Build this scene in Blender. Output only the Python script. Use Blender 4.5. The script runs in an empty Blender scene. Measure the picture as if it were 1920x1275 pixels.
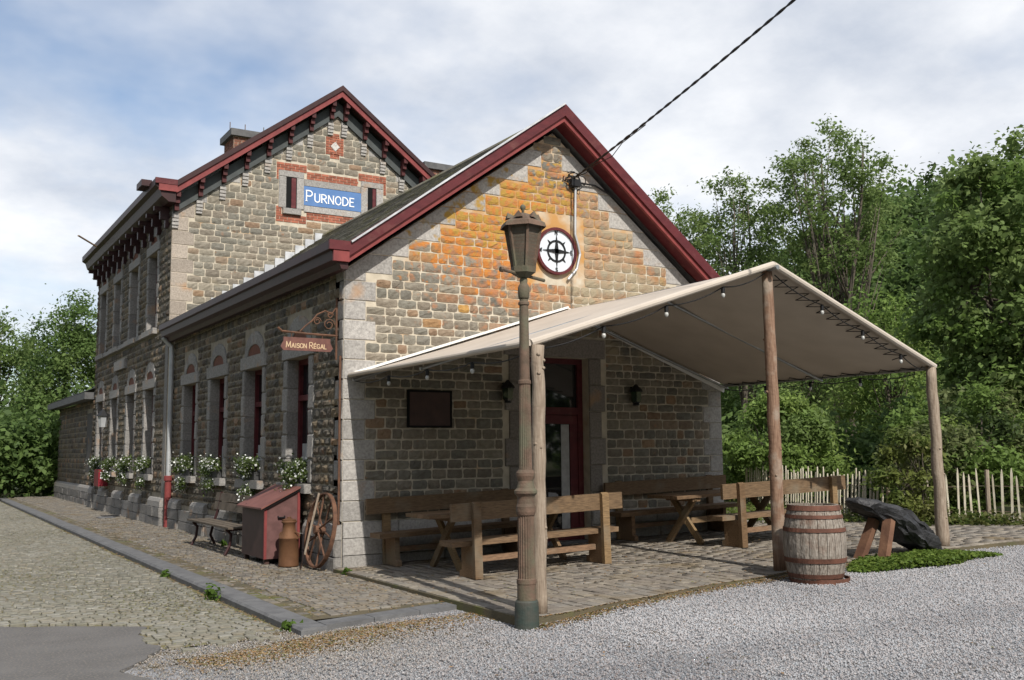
import bpy, math, random
import numpy as np
from mathutils import Vector, Matrix
random.seed(7); RNG=np.random.default_rng(7)
S=bpy.context.scene; COL=S.collection
R=math.radians
# ---------------------------------------------------------------- camera
CAM=np.array([-5.399,-13.518,1.62]); FPX=1872.95
PIT,YAW,ROL=0.110100,0.548005,-0.008539
fw=np.array([math.sin(YAW)*math.cos(PIT),math.cos(YAW)*math.cos(PIT),math.sin(PIT)])
r0=np.array([math.cos(YAW),-math.sin(YAW),0.0]); u0=np.cross(r0,fw)
rr=math.cos(ROL)*r0+math.sin(ROL)*u0; uu=-math.sin(ROL)*r0+math.cos(ROL)*u0
cam=bpy.data.cameras.new('camera'); co=bpy.data.objects.new('camera',cam); COL.objects.link(co)
cam.sensor_width=36; cam.lens=36*FPX/1920; cam.clip_end=2000; cam.clip_start=.05
co.matrix_world=Matrix(((rr[0],uu[0],-fw[0],CAM[0]),(rr[1],uu[1],-fw[1],CAM[1]),(rr[2],uu[2],-fw[2],CAM[2]),(0,0,0,1)))
S.camera=co
def project(p):
    d=np.asarray(p)-CAM; q=np.array([rr@d,uu@d,fw@d]); return 960+FPX*q[0]/q[2],637.5-FPX*q[1]/q[2],q[2]
# ---------------------------------------------------------------- sky
SUN=Vector((0.106,1.0,-0.94)).normalized()          # direction the light travels
EL=math.asin(-SUN.z); AZ=math.atan2(-SUN.x,-SUN.y)
W=bpy.data.worlds.new('World'); S.world=W; W.use_nodes=True
nt=W.node_tree; nt.nodes.clear()
def N(t,**k):
    n=nt.nodes.new(t)
    for a,b in k.items(): setattr(n,a,b)
    return n
out=N('ShaderNodeOutputWorld'); bg=N('ShaderNodeBackground'); bg2=N('ShaderNodeBackground'); mx=N('ShaderNodeMixShader')
sky=N('ShaderNodeTexSky',sky_type='NISHITA',sun_disc=False,sun_elevation=EL,sun_rotation=AZ)
sky.air_density=1.0; sky.dust_density=1.2; sky.ozone_density=1.2
bg.inputs[1].default_value=0.15
nt.links.new(sky.outputs[0],bg.inputs[0])
tc=N('ShaderNodeTexCoord'); sep=N('ShaderNodeSeparateXYZ'); nt.links.new(tc.outputs['Generated'],sep.inputs[0])
# flatten the direction on to a cloud layer: xy / (z + .25)
ad=N('ShaderNodeMath',operation='ADD'); ad.inputs[1].default_value=.28; nt.links.new(sep.outputs[2],ad.inputs[0])
mxz=N('ShaderNodeMath',operation='MAXIMUM'); mxz.inputs[1].default_value=.08; nt.links.new(ad.outputs[0],mxz.inputs[0])
dv=N('ShaderNodeVectorMath',operation='DIVIDE'); cb=N('ShaderNodeCombineXYZ')
for i in range(3): nt.links.new(mxz.outputs[0],cb.inputs[i])
nt.links.new(tc.outputs['Generated'],dv.inputs[0]); nt.links.new(cb.outputs[0],dv.inputs[1])
def noise(scale,detail,rough,off):
    mp=N('ShaderNodeMapping'); mp.inputs['Location'].default_value=off; nt.links.new(dv.outputs[0],mp.inputs[0])
    n=N('ShaderNodeTexNoise'); n.inputs['Scale'].default_value=scale; n.inputs['Detail'].default_value=detail; n.inputs['Roughness'].default_value=rough
    nt.links.new(mp.outputs[0],n.inputs['Vector']); return n
n1=noise(.9,6,.55,(3.1,1.7,.4)); n2=noise(1.9,8,.58,(7.7,2.2,5.0))
r1=N('ShaderNodeMapRange'); r1.inputs[1].default_value=.38; r1.inputs[2].default_value=.56; nt.links.new(n1.outputs[0],r1.inputs[0])
cr=N('ShaderNodeValToRGB'); e=cr.color_ramp.elements
e[0].position=.30; e[0].color=(.55,.60,.69,1); e[1].position=.60; e[1].color=(.98,.985,1,1)
nt.links.new(n2.outputs[0],cr.inputs[0]); nt.links.new(cr.outputs[0],bg2.inputs[0]); bg2.inputs[1].default_value=1.1
sc=N('ShaderNodeMath',operation='MULTIPLY'); sc.inputs[1].default_value=.93; nt.links.new(r1.outputs[0],sc.inputs[0])
nt.links.new(sc.outputs[0],mx.inputs[0]); nt.links.new(bg.outputs[0],mx.inputs[1]); nt.links.new(bg2.outputs[0],mx.inputs[2]); nt.links.new(mx.outputs[0],out.inputs[0])
sl=bpy.data.lights.new('sun','SUN'); sl.energy=5.0; sl.angle=R(.53); sl.color=(1,.95,.87)
so=bpy.data.objects.new('sun',sl); COL.objects.link(so); so.location=(-3,-20,30); so.rotation_euler=SUN.to_track_quat('-Z','Y').to_euler()
S.view_settings.view_transform='Standard'; S.view_settings.look='None'; S.view_settings.exposure=0.0; S.view_settings.gamma=1
S.render.engine='CYCLES'; S.cycles.max_bounces=6; S.cycles.transparent_max_bounces=12
# ---------------------------------------------------------------- materials
MATS={}
def mat(name,c1,c2=None,scale=8,rough=.85,bump=.0,bscale=40,metal=0,attr=False,detail=5,c3=None,s3=2,t3=(.5,.65),coord='Object',stretch=None,spec=.3,trans=0,lichen=None):
    if name in MATS: return MATS[name]
    m=bpy.data.materials.new(name); m.use_nodes=True; t=m.node_tree; b=t.nodes['Principled BSDF']; L=t.links.new
    def n(k,**a):
        x=t.nodes.new(k)
        for q,v in a.items(): setattr(x,q,v)
        return x
    co=n('ShaderNodeNewGeometry').outputs['Position']
    def vec():
        if stretch:
            mp=n('ShaderNodeMapping'); mp.inputs['Scale'].default_value=stretch; L(co,mp.inputs[0]); return mp.outputs[0]
        return co
    v=vec()
    def nz(s,d=detail,vv=None):
        q=n('ShaderNodeTexNoise'); q.inputs['Scale'].default_value=s; q.inputs['Detail'].default_value=d; L(vv or v,q.inputs['Vector']); return q.outputs[0]
    def ramp(fac,a,bb):
        q=n('ShaderNodeMapRange'); q.inputs[1].default_value=a; q.inputs[2].default_value=bb; L(fac,q.inputs[0]); return q.outputs[0]
    def mix(fac,a,bb,mode='MIX'):
        q=n('ShaderNodeMix',data_type='RGBA',blend_type=mode)
        if isinstance(fac,(int,float)): q.inputs[0].default_value=fac
        else: L(fac,q.inputs[0])
        for s_,i in((a,6),(bb,7)):
            if isinstance(s_,tuple): q.inputs[i].default_value=(*s_,1)
            else: L(s_,q.inputs[i])
        return q.outputs[2]
    c2=c2 or c1
    cur=mix(ramp(nz(scale),.33,.67),c1,c2)
    if attr:
        a=n('ShaderNodeAttribute',attribute_name='Col'); cur=mix(1.0,cur,a.outputs[0],'MULTIPLY')
    if c3: cur=mix(ramp(nz(s3,6,co),*t3),cur,c3)
    if lichen:
        # lichen=(colour, noise scale, lo, hi, centre, radii, boost): patches that grow in one zone of the wall
        for (lc,ls,lo,hi,cen,rad) in lichen:
            sb=n('ShaderNodeVectorMath',operation='SUBTRACT'); L(co,sb.inputs[0]); sb.inputs[1].default_value=cen
            dvv=n('ShaderNodeVectorMath',operation='DIVIDE'); L(sb.outputs[0],dvv.inputs[0]); dvv.inputs[1].default_value=rad
            ln=n('ShaderNodeVectorMath',operation='LENGTH'); L(dvv.outputs[0],ln.inputs[0])
            fall=ramp(ln.outputs['Value'],1.15,.35)
            nn=n('ShaderNodeMath',operation='MULTIPLY_ADD'); L(fall,nn.inputs[0]); nn.inputs[1].default_value=.30; L(nz(ls,7,co),nn.inputs[2])
            cur=mix(ramp(nn.outputs[0],lo,hi),cur,lc)
    L(cur,b.inputs['Base Color']); b.inputs['Roughness'].default_value=rough; b.inputs['Metallic'].default_value=metal
    b.inputs['Specular IOR Level'].default_value=spec
    if bump:
        bp=n('ShaderNodeBump'); bp.inputs['Strength'].default_value=bump; bp.inputs['Distance'].default_value=.02; L(nz(bscale,4,co),bp.inputs['Height']); L(bp.outputs[0],b.inputs['Normal'])
    if trans:
        tr=n('ShaderNodeBsdfTranslucent'); L(cur,tr.inputs[0]); ms=n('ShaderNodeMixShader'); ms.inputs[0].default_value=trans
        o=t.nodes['Material Output']; L(b.outputs[0],ms.inputs[1]); L(tr.outputs[0],ms.inputs[2]); L(ms.outputs[0],o.inputs[0])
    MATS[name]=m; return m
OR=(.44,.17,.04); OC=(.36,.22,.05); RS=(.36,.16,.075)
LICH=[(RS,5.2,.66,.84,(3.9,0,5.0),(3.7,3,1.9)),(OR,7.0,.70,.82,(2.6,0,5.2),(2.7,3,1.5)),(OC,9,.75,.85,(2.6,0,5.6),(3.0,3,1.4)),((.30,.25,.17),1.7,.62,.85,(4.6,0,4.6),(2.2,3,1.7))]
def stone_mat(): return mat('rough_stone',(1,1,1),(.72,.70,.68),scale=14,rough=.92,bump=.55,bscale=38,attr=True,lichen=LICH)
M_STONE=stone_mat()
M_MORT=mat('mortar',(.56,.50,.40),(.42,.37,.29),scale=6,rough=.95,bump=.3,bscale=70,lichen=[((.46,.25,.09),2.6,.60,.85,(3.2,0,5.4),(3.0,3,1.9))])
M_GRAN=mat('granite',(.42,.40,.375),(.27,.255,.24),scale=30,rough=.9,bump=.5,bscale=90,attr=True,c3=(.40,.24,.13),s3=2.2,t3=(.60,.80),lichen=[(OC,6,.80,.92,(2.0,0,5.6),(2.6,2,1.6))])
M_BRICK=mat('red_brick',(.33,.12,.075),(.24,.09,.06),scale=9,rough=.9,bump=.3,bscale=60,attr=True)
M_RED=mat('oxblood_paint',(.105,.018,.021),(.075,.013,.016),scale=4,rough=.55,bump=.12,bscale=18,c3=(.13,.045,.04),s3=6,t3=(.55,.8),stretch=(1,1,3))
M_REDL=mat('faded_red_paint',(.225,.048,.045),(.16,.034,.034),scale=6,rough=.6,bump=.05,bscale=25)
M_BRKT=mat('dark_bracket_paint',(.085,.02,.02),(.05,.014,.014),scale=9,rough=.65)
M_DARKR=mat('dark_red_gutter',(.045,.016,.016),(.03,.012,.012),scale=6,rough=.5)
M_TILE=mat('roof_tile',(.16,.148,.12),(.23,.21,.165),scale=5,rough=.9,attr=True,c3=(.19,.175,.075),s3=1.3,t3=(.5,.7),bump=.3,bscale=50)
M_SLATE=mat('slate_grey',(.12,.12,.12),(.08,.08,.082),scale=7,rough=.7)
M_LEAD=mat('white_flashing',(.55,.56,.58),(.38,.39,.41),scale=6,rough=.6)
M_FRIEZE=mat('grey_green_board',(.075,.085,.085),(.055,.06,.06),scale=4,rough=.75)
M_WOOD=mat('bench_wood',(.24,.155,.085),(.125,.08,.045),scale=5,rough=.75,bump=.2,bscale=30,stretch=(2,14,14),c3=(.19,.155,.11),s3=2.2,t3=(.55,.75),attr=True)
M_WOODG=mat('weathered_log',(.33,.27,.21),(.20,.15,.11),scale=5,rough=.85,bump=.35,bscale=24,stretch=(12,12,1.0))
M_WOODR=mat('stripped_log',(.26,.165,.11),(.15,.085,.055),scale=5,rough=.8,bump=.35,bscale=24,stretch=(12,12,1.2),c3=(.30,.25,.20),s3=4,t3=(.52,.7))
M_CANVAS=mat('beige_canvas',(.55,.485,.415),(.49,.43,.365),scale=2.2,rough=.85,bump=.06,bscale=9,trans=.10)
M_WHITE=mat('white_trim',(.8,.79,.76),(.7,.69,.66),scale=4,rough=.7)
M_STEEL=mat('galvanised_pipe',(.36,.37,.37),(.27,.28,.28),scale=10,rough=.45,metal=.7)
M_ZINC=mat('zinc_downpipe',(.50,.51,.52),(.40,.41,.42),scale=5,rough=.5,metal=.3)
M_BLACK=mat('black_plastic',(.012,.012,.013),rough=.5)
M_IRON=mat('painted_cast_iron',(.15,.095,.068),(.09,.064,.045),scale=9,rough=.75,bump=.3,bscale=45,c3=(.11,.105,.07),s3=3.5,t3=(.45,.62))
M_GREEN=mat('dark_green_base',(.035,.055,.048),(.06,.06,.05),scale=9,rough=.65,bump=.25,bscale=40)
M_RUST=mat('rusty_iron',(.15,.075,.045),(.085,.045,.03),scale=10,rough=.85,bump=.3,bscale=50)
M_RUSTH=mat('rusty_hoop',(.135,.058,.038),(.08,.036,.024),scale=9,rough=.8,bump=.25,bscale=50)
M_STAVE=mat('grey_oak_stave',(.33,.295,.255),(.12,.095,.075),scale=6,rough=.9,bump=.5,bscale=30,stretch=(16,16,1.6),c3=(.16,.08,.05),s3=3,t3=(.58,.75))
M_CAN=mat('rusty_milk_can',(.17,.085,.042),(.12,.058,.03),scale=7,rough=.7,metal=.3,bump=.15,bscale=40)
M_BOXR=mat('rust_red_sheet',(.15,.075,.07),(.10,.05,.046),scale=8,rough=.6,bump=.12,bscale=30)
M_BOXD=mat('brown_sheet',(.075,.042,.036),(.055,.032,.028),scale=6,rough=.6)
M_LID=mat('red_lid',(.20,.085,.07),(.15,.062,.052),scale=5,rough=.55)
M_ROCK=mat('black_slate_rock',(.035,.035,.038),(.012,.012,.014),scale=5,rough=.6,bump=.8,bscale=22,c3=(.34,.34,.34),s3=4.5,t3=(.72,.76),spec=.5)
M_GLASS=mat('dark_window_glass',(.012,.014,.016),rough=.03,spec=1.0)
M_CURT=mat('net_curtain',(.42,.42,.42),(.3,.3,.3),scale=9,rough=.9)
M_DARK=mat('dark_interior',(.008,.008,.008),rough=1)
M_BLUE=mat('blue_enamel',(.10,.20,.42),(.085,.175,.37),scale=4,rough=.5)
M_LETTER=mat('white_letter',(.85,.85,.85),rough=.6)
M_CREAM=mat('cream_letter',(.55,.40,.25),rough=.7)
M_DIAL=mat('white_dial',(.66,.70,.74),(.58,.62,.67),scale=6,rough=.45)
M_BULB=mat('frosted_bulb',(.42,.42,.40),rough=.15,spec=.6)
M_MESH=mat('lantern_pane',(.12,.115,.09),(.08,.075,.06),scale=60,rough=.5)
M_PAVE=mat('paver',(1,1,1),(.75,.74,.72),scale=12,rough=.9,bump=.4,bscale=60,attr=True,c3=(.16,.115,.055),s3=1.1,t3=(.55,.78))
M_SETT=mat('sett',(1,1,1),(.72,.72,.72),scale=14,rough=.88,bump=.4,bscale=60,attr=True)
M_JOINT=mat('mossy_joint',(.135,.13,.05),(.16,.125,.075),scale=3,rough=1,bump=.4,bscale=60)
M_JOINTP=mat('sandy_joint',(.125,.10,.06),(.085,.075,.05),scale=3,rough=1,bump=.4,bscale=60,c3=(.10,.11,.03),s3=1.6,t3=(.55,.7))
M_KERB=mat('bluestone_kerb',(.15,.15,.152),(.105,.105,.108),scale=6,rough=.85,bump=.3,bscale=50)
M_ASPH=mat('asphalt',(.135,.13,.128),(.10,.096,.095),scale=2.5,c3=(.17,.155,.135),s3=45,t3=(.50,.62),rough=.92,bump=.4,bscale=160)
M_GRAVEL=mat('gravel_bed',(.36,.36,.37),(.20,.20,.205),scale=55,rough=.95,bump=.7,bscale=90,detail=8,lichen=[((.15,.115,.065),3.0,.58,.74,(-1.9,-4.45,-.17),(1.9,.75,2))])
M_PEB=mat('gravel_pebble',(1,1,1),(.8,.8,.8),scale=40,rough=.9,attr=True)
M_SOIL=mat('soil_and_litter',(.135,.105,.06),(.17,.12,.06),scale=5,rough=1,bump=.5,bscale=50)
M_LITTER=mat('dry_leaf',(1,1,1),rough=.9,attr=True)
M_LEAF=mat('leaf',(1,1,1),rough=.55,attr=True,trans=.5,spec=.2)
M_BARK=mat('bark',(.12,.10,.08),(.07,.058,.045),scale=6,rough=.95,bump=.5,bscale=20,stretch=(8,8,1))
M_OLD=mat('old_dark_plank',(.13,.105,.08),(.075,.06,.045),scale=6,rough=.9,bump=.3,bscale=30)
M_PROP=mat('reddish_prop',(.19,.10,.06),(.12,.06,.038),scale=5,rough=.85,bump=.3,bscale=30)
M_PICK=mat('chestnut_pale',(.55,.51,.41),(.42,.37,.28),scale=7,rough=.85)
M_EARTH=mat('woodland_floor',(.035,.045,.018),(.05,.05,.025),scale=.8,rough=1)
M_GRASSG=mat('grassy_ground',(.09,.115,.03),(.13,.11,.06),scale=1.5,rough=1,bump=.3,bscale=30)
M_FLOWER=mat('white_petal',(.82,.83,.80),rough=.6,trans=.2)
M_TROUGH=mat('planter_trough',(.05,.05,.05),rough=.7)
M_NOTICE=mat('paper_notice',(.7,.7,.68),rough=.8)
M_REDBOX=mat('letter_box_red',(.21,.02,.03),rough=.4)
# ---------------------------------------------------------------- mesh helpers
class MB:
    def __init__(s): s.v=[]; s.f=[]; s.c=[]; s.m=[]; s.T=None; s.col=(1,1,1); s.mi=0
    def add(s,vs,fs):
        b=len(s.v)
        for p in vs:
            s.v.append(tuple(s.T@Vector(p)) if s.T is not None else tuple(p)); s.c.append(s.col)
        for q in fs: s.f.append(tuple(b+i for i in q)); s.m.append(s.mi)
        return s
    def box(s,x0,x1,y0,y1,z0,z1):
        return s.add([(x0,y0,z0),(x1,y0,z0),(x1,y1,z0),(x0,y1,z0),(x0,y0,z1),(x1,y0,z1),(x1,y1,z1),(x0,y1,z1)],[(0,3,2,1),(4,5,6,7),(0,1,5,4),(1,2,6,5),(2,3,7,6),(3,0,4,7)])
    def bar(s,a,b,w,h,up=(0,0,1)):
        a=Vector(a);b=Vector(b);d=(b-a).normalized();u=Vector(up);sd=d.cross(u)
        if sd.length<1e-4: sd=d.cross(Vector((1,0,0)))
        sd.normalize();u=sd.cross(d); o=[]
        for p in(a,b):
            for i,j in((-1,-1),(1,-1),(1,1),(-1,1)): o.append(p+sd*(i*w/2)+u*(j*h/2))
        return s.add(o,[(3,2,1,0),(4,5,6,7),(0,1,5,4),(1,2,6,5),(2,3,7,6),(3,0,4,7)])
    def tube(s,pts,r,n=8,cap=True):
        pts=[Vector(p) for p in pts]; rs=r if isinstance(r,(list,tuple)) else [r]*len(pts); o=[];fs=[]
        prev=None
        for i,p in enumerate(pts):
            d=(pts[min(i+1,len(pts)-1)]-pts[max(i-1,0)]).normalized()
            if prev is None:
                a=d.cross(Vector((0,0,1)))
                if a.length<.1: a=d.cross(Vector((1,0,0)))
            else: a=prev-d*prev.dot(d)
            a.normalize(); prev=a; b=d.cross(a)
            for k in range(n):
                t=2*math.pi*k/n; o.append(p+(a*math.cos(t)+b*math.sin(t))*rs[i])
        for i in range(len(pts)-1):
            for k in range(n):
                k2=(k+1)%n; fs.append((i*n+k,i*n+k2,(i+1)*n+k2,(i+1)*n+k))
        if cap: fs.append(tuple(range(n))[::-1]); fs.append(tuple((len(pts)-1)*n+k for k in range(n)))
        return s.add(o,fs)
    def lathe(s,prof,c=(0,0,0),n=20,flute=0,fz=None):
        o=[];fs=[]
        for (r,z) in prof:
            for k in range(n):
                t=2*math.pi*k/n; q=r
                if fz and any(a<=z<=b for a,b in fz) and k%2: q=r*(1-flute)
                o.append((c[0]+q*math.cos(t),c[1]+q*math.sin(t),c[2]+z))
        for i in range(len(prof)-1):
            for k in range(n):
                k2=(k+1)%n; fs.append((i*n+k,i*n+k2,(i+1)*n+k2,(i+1)*n+k))
        fs.append(tuple(range(n))[::-1]); fs.append(tuple((len(prof)-1)*n+k for k in range(n)))
        return s.add(o,fs)
    def prism(s,poly,o,u,v,d):
        # polygon (u,v) extruded along d
        o=Vector(o);u=Vector(u);v=Vector(v);d=Vector(d); n=len(poly)
        a=[o+u*p+v*q for p,q in poly]; b=[p+d for p in a]
        return s.add(a+b,[tuple(range(n))[::-1],tuple(range(n,2*n))]+[(i,(i+1)%n,n+(i+1)%n,n+i) for i in range(n)])
    def build(s,name,mats,parent=None,smooth=False,kind=None,label=None,cat=None,group=None):
        off=Vector((0,0,0)); p=parent
        while p is not None: off+=p.location; p=p.parent
        me=bpy.data.meshes.new(name)
        vs=np.array(s.v,dtype=np.float32).reshape(-1,3)-np.array(off,dtype=np.float32)
        me.from_pydata(vs.tolist(),[],s.f); 
        for m in (mats if isinstance(mats,(list,tuple)) else [mats]): me.materials.append(m)
        if any(s.m): me.polygons.foreach_set('material_index',s.m)
        if smooth: me.polygons.foreach_set('use_smooth',[True]*len(me.polygons))
        a=me.color_attributes.new('Col','FLOAT_COLOR','POINT')
        c=np.ones((len(s.v),4),dtype=np.float32); c[:,:3]=np.array(s.c).reshape(-1,3); a.data.foreach_set('color',c.ravel())
        if mats is MATS.get('bench_wood'):
            w_=random.uniform(.72,1.15); c[:,:3]*=(w_,w_*random.uniform(.95,1.02),w_*random.uniform(.88,1.05)); a.data.foreach_set('color',c.ravel())
        me.update()
        o=bpy.data.objects.new(name,me); COL.objects.link(o); o.parent=parent
        return tag(o,label,cat,group,kind)
def tag(o,label=None,cat=None,group=None,kind=None):
    if label: o['label']=label
    if cat: o['category']=cat
    if group: o['group']=group
    if kind: o['kind']=kind
    return o
def thing(name,label,cat,loc=(0,0,0),rz=0,group=None):
    o=bpy.data.objects.new(name,None); COL.objects.link(o); o.location=loc; o.rotation_euler=(0,0,rz); o.empty_display_size=.2
    return tag(o,label,cat,group)
def copy_tree(o,parent=None,label=None):
    c=o.copy(); COL.objects.link(c); c.parent=parent
    for ch in o.children: copy_tree(ch,c)
    if label: c['label']=label
    return c
def np_mesh(name,V,F,mats,parent=None,cols=None,kind=None,smooth=False,label=None,cat=None):
    """V (n,3), F (m,k) equal-size faces"""
    off=Vector((0,0,0)); p=parent
    while p is not None: off+=p.location; p=p.parent
    V=np.asarray(V,dtype=np.float32)-np.array(off,dtype=np.float32); F=np.asarray(F,dtype=np.int32)
    me=bpy.data.meshes.new(name); me.vertices.add(len(V)); me.vertices.foreach_set('co',V.ravel())
    k=F.shape[1]; me.loops.add(F.size); me.loops.foreach_set('vertex_index',F.ravel()); me.polygons.add(len(F))
    me.polygons.foreach_set('loop_start',np.arange(0,F.size,k,dtype=np.int32)); me.polygons.foreach_set('loop_total',np.full(len(F),k,dtype=np.int32))
    if smooth: me.polygons.foreach_set('use_smooth',np.ones(len(F),dtype=bool))
    me.materials.append(mats); me.update(calc_edges=True)
    if cols is not None:
        a=me.color_attributes.new('Col','FLOAT_COLOR','POINT'); c=np.ones((len(V),4),dtype=np.float32); c[:,:3]=cols; a.data.foreach_set('color',c.ravel())
    o=bpy.data.objects.new(name,me); COL.objects.link(o); o.parent=parent
    return tag(o,label,cat,None,kind)
# ---------------------------------------------------------------- ground
def gz(x,y=0): return float(np.interp(x,[-2.6,-1.8,-.9,-.25,1.2,7,12],[-.15,-.105,-.09,-.105,-.01,.165,.215]))
def tz(x): return float(np.clip(.03*x,0,.26))
def sheet(name,xs,ys,zf,m,kind='structure',inside=None):
    V=[(x,y,zf(x,y)) for y in ys for x in xs]; nx=len(xs); F=[]
    for j in range(len(ys)-1):
        for i in range(nx-1):
            if inside is None or inside((xs[i]+xs[i+1])/2,(ys[j]+ys[j+1])/2): F.append((j*nx+i,j*nx+i+1,(j+1)*nx+i+1,(j+1)*nx+i))
    used=sorted({i for q in F for i in q}); mp={a:b for b,a in enumerate(used)}
    return np_mesh(name,[V[i] for i in used],[[mp[i] for i in q] for q in F],m,kind=kind)
far=[-600,-300,-120,-60,-30]
sheet('ground',far+list(np.arange(-16,20,2.0))+[24,32,60,120,300,600],far+list(np.arange(-24,40,4.0))+[60,120,300,600],lambda x,y:gz(x,y)-.05,M_GRASSG)
sheet('gravel_yard',list(np.arange(-5.5,14.01,.5)),list(np.arange(-20,-3.4,.4)),lambda x,y:gz(x,y)-.012+.003*math.sin(x*2.1+y)*math.cos(y*1.7),M_GRAVEL)
street=sheet('street',list(np.arange(-9,-2.0,.25))+[-2.03],[-3.9,-3.5]+list(np.arange(-3,46,1.5)),lambda x,y:-.148,M_JOINT)
def asph_edge(y): # the right-hand edge of the asphalt patch
    return -3.45+.22*math.sin(y*1.7+.6)+.10*math.sin(y*4.3)+.03*math.sin(y*11)+.015*math.sin(y*23)-max(0,(y+2.6))*.9
pts=[]; ys=np.linspace(-9,-1.75,110)
mb=MB(); top=[(-9,-9),*[(asph_edge(y),y) for y in ys],(-5.2,-1.55),(-9,-1.3)]
mb.prism(top,(0,0,-.16),(1,0,0),(0,1,0),(0,0,.026)); mb.build('asphalt_patch',M_ASPH,kind='structure')
pav=sheet('pavement',[-1.77,-1.2,-.6,0.0],[-3.62]+list(np.arange(-3,31.1,2)),lambda x,y:-.066,M_JOINTP)
def front(x): return -5.0-.12*math.exp(-((x-.4)/.5)**2)+.10*min(max(0,x),6)-.12*max(0,x-6)+.03*math.sin(x*3.1)
ter=MB(); fx=[-.12,.1,.4,.8,1.3,1.9,2.5,3.1,3.7,4.3,5,6,7,7.3,8,9.2,11,13.5]
for a,b in zip(fx[:-1],fx[1:]):
    ter.add([(a,front(a),tz(a)-.014),(b,front(b),tz(b)-.014),(b,0,tz(b)-.014),(a,0,tz(a)-.014),(a,front(a),-.3),(b,front(b),-.3)],[(0,1,2,3),(4,5,1,0)])
ter.add([(-.12,front(-.12),-.014),(-.12,0,-.014),(-.12,0,-.3),(-.12,front(-.12),-.3)],[(0,1,2,3)])
ter.add([(7.3,0,tz(7.3)-.014),(9.2,0,.246),(9.2,4,.246),(7.3,4,tz(7.3)-.014)],[(0,1,2,3)]); ter.add([(9.2,0,.246),(13.5,0,.246),(13.5,4,.246),(9.2,4,.246)],[(0,1,2,3)])
terrace=ter.build('terrace',M_JOINTP,kind='structure')
PV={}
def paver_mesh(key,m,col):
    k=(key,tuple(np.round(col,3)))
    if k not in PV:
        b=MB(); b.col=tuple(col); e=.06
        b.add([(-.5,-.5,-1),(.5,-.5,-1),(.5,.5,-1),(-.5,.5,-1),(-.5,-.5,-.10),(.5,-.5,-.10),(.5,.5,-.10),(-.5,.5,-.10),(-.5+e,-.5+e,0),(.5-e,-.5+e,0.02),(.5-e,.5-e,0),(-.5+e,.5-e,.03)],
          [(0,1,5,4),(1,2,6,5),(2,3,7,6),(3,0,4,7),(4,5,9,8),(5,6,10,9),(6,7,11,10),(7,4,8,11),(8,9,10,11)])
        me=bpy.data.meshes.new(key); me.from_pydata(b.v,[],b.f); me.materials.append(m)
        a=me.color_attributes.new('Col','FLOAT_COLOR','POINT'); c=np.ones((12,4),dtype=np.float32); c[:,:3]=col; a.data.foreach_set('color',c.ravel()); PV[k]=me
    return PV[k]
def lay(piece,parent,cells,m,cols,h=.05,n_ind=280):
    """cells: (cx,cy,w,l,rot,z)"""
    sc=[]
    for i,c in enumerate(cells):
        px,py,d=project((c[0],c[1],c[5]))
        ok=d>0 and -10<px<1930 and 0<py<1290
        sc.append((c[2]*c[3]/d**3 if ok else 0,i))
    ind={i for s,i in sorted(sc,reverse=True)[:n_ind] if s>0}
    V=[];F=[];C=[]
    for i,c in enumerate(cells):
        col=np.array(cols[RNG.integers(len(cols))])
        if i in ind:
            o=bpy.data.objects.new(piece,paver_mesh(piece,m,col)); COL.objects.link(o); o.parent=parent
            o.location=(c[0],c[1],c[5]); o.scale=(c[2],c[3],h); o.rotation_euler=(RNG.normal(0,.012),RNG.normal(0,.012),c[4])
        else:
            col=col*RNG.uniform(.85,1.15); ca,sa=math.cos(c[4]),math.sin(c[4]); b=len(V); w,l=c[2]/2,c[3]/2; e=min(w,l)*.12
            for (sx,sy,zz) in((-w,-l,-h),(w,-l,-h),(w,l,-h),(-w,l,-h),(-w+e,-l+e,0),(w-e,-l+e,.001),(w-e,l-e,0),(-w+e,l-e,.002)):
                V.append((c[0]+ca*sx-sa*sy,c[1]+sa*sx+ca*sy,c[5]+zz)); C.append(col)
            F+= [(b,b+1,b+5,b+4),(b+1,b+2,b+6,b+5),(b+2,b+3,b+7,b+6),(b+3,b,b+4,b+7),(b+4,b+5,b+6,b+7)]
    if V: np_mesh(piece+'_field',V,F,m,parent,np.array(C),kind='stuff')
SC=[(.215,.205,.165),(.24,.225,.185),(.20,.19,.15),(.225,.205,.16),(.25,.24,.205)]
cells=[]; y=-4.15; 
while y<34:
    d=RNG.uniform(.095,.12); x=-2.06-RNG.uniform(0,.05)
    while x>-8.2:
        w=RNG.uniform(.10,.155)
        cx=x-w/2
        if not (y<-1.5 and cx<asph_edge(min(y,-1.75))+.03) and not (y<-3.5 and RNG.random()<(-3.5-y)*1.3):
            cells.append((cx,y+d/2,w-.018,d-.018,RNG.normal(0,.03),-.128+RNG.normal(0,.003)+.012*math.sin(cx*2)*math.sin(y*.9)))
        x-=w
    y+=d
lay('sett',street,cells,M_SETT,SC)
PC=[(.20,.18,.155),(.235,.215,.185),(.17,.155,.135),(.22,.19,.15)]
cells=[]; y=-3.75
while y<31:
    d=RNG.uniform(.12,.135); x=-1.755; o=RNG.uniform(0,.05)
    while x<-.03:
        w=RNG.uniform(.115,.145)
        if not(y<-3.6+.23*(x+1.73) ): cells.append((min(x+w/2,-.06),y+d/2,w-.014,d-.014,RNG.normal(0,.02),-.052+RNG.normal(0,.002)-.015*(x<-1.6)))
        x+=w
    y+=d
lay('paver',pav,cells,M_PAVE,PC)
TC=[(.235,.205,.17),(.20,.175,.15),(.26,.23,.19),(.22,.20,.175)]
cells=[]; x=-.10
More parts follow.
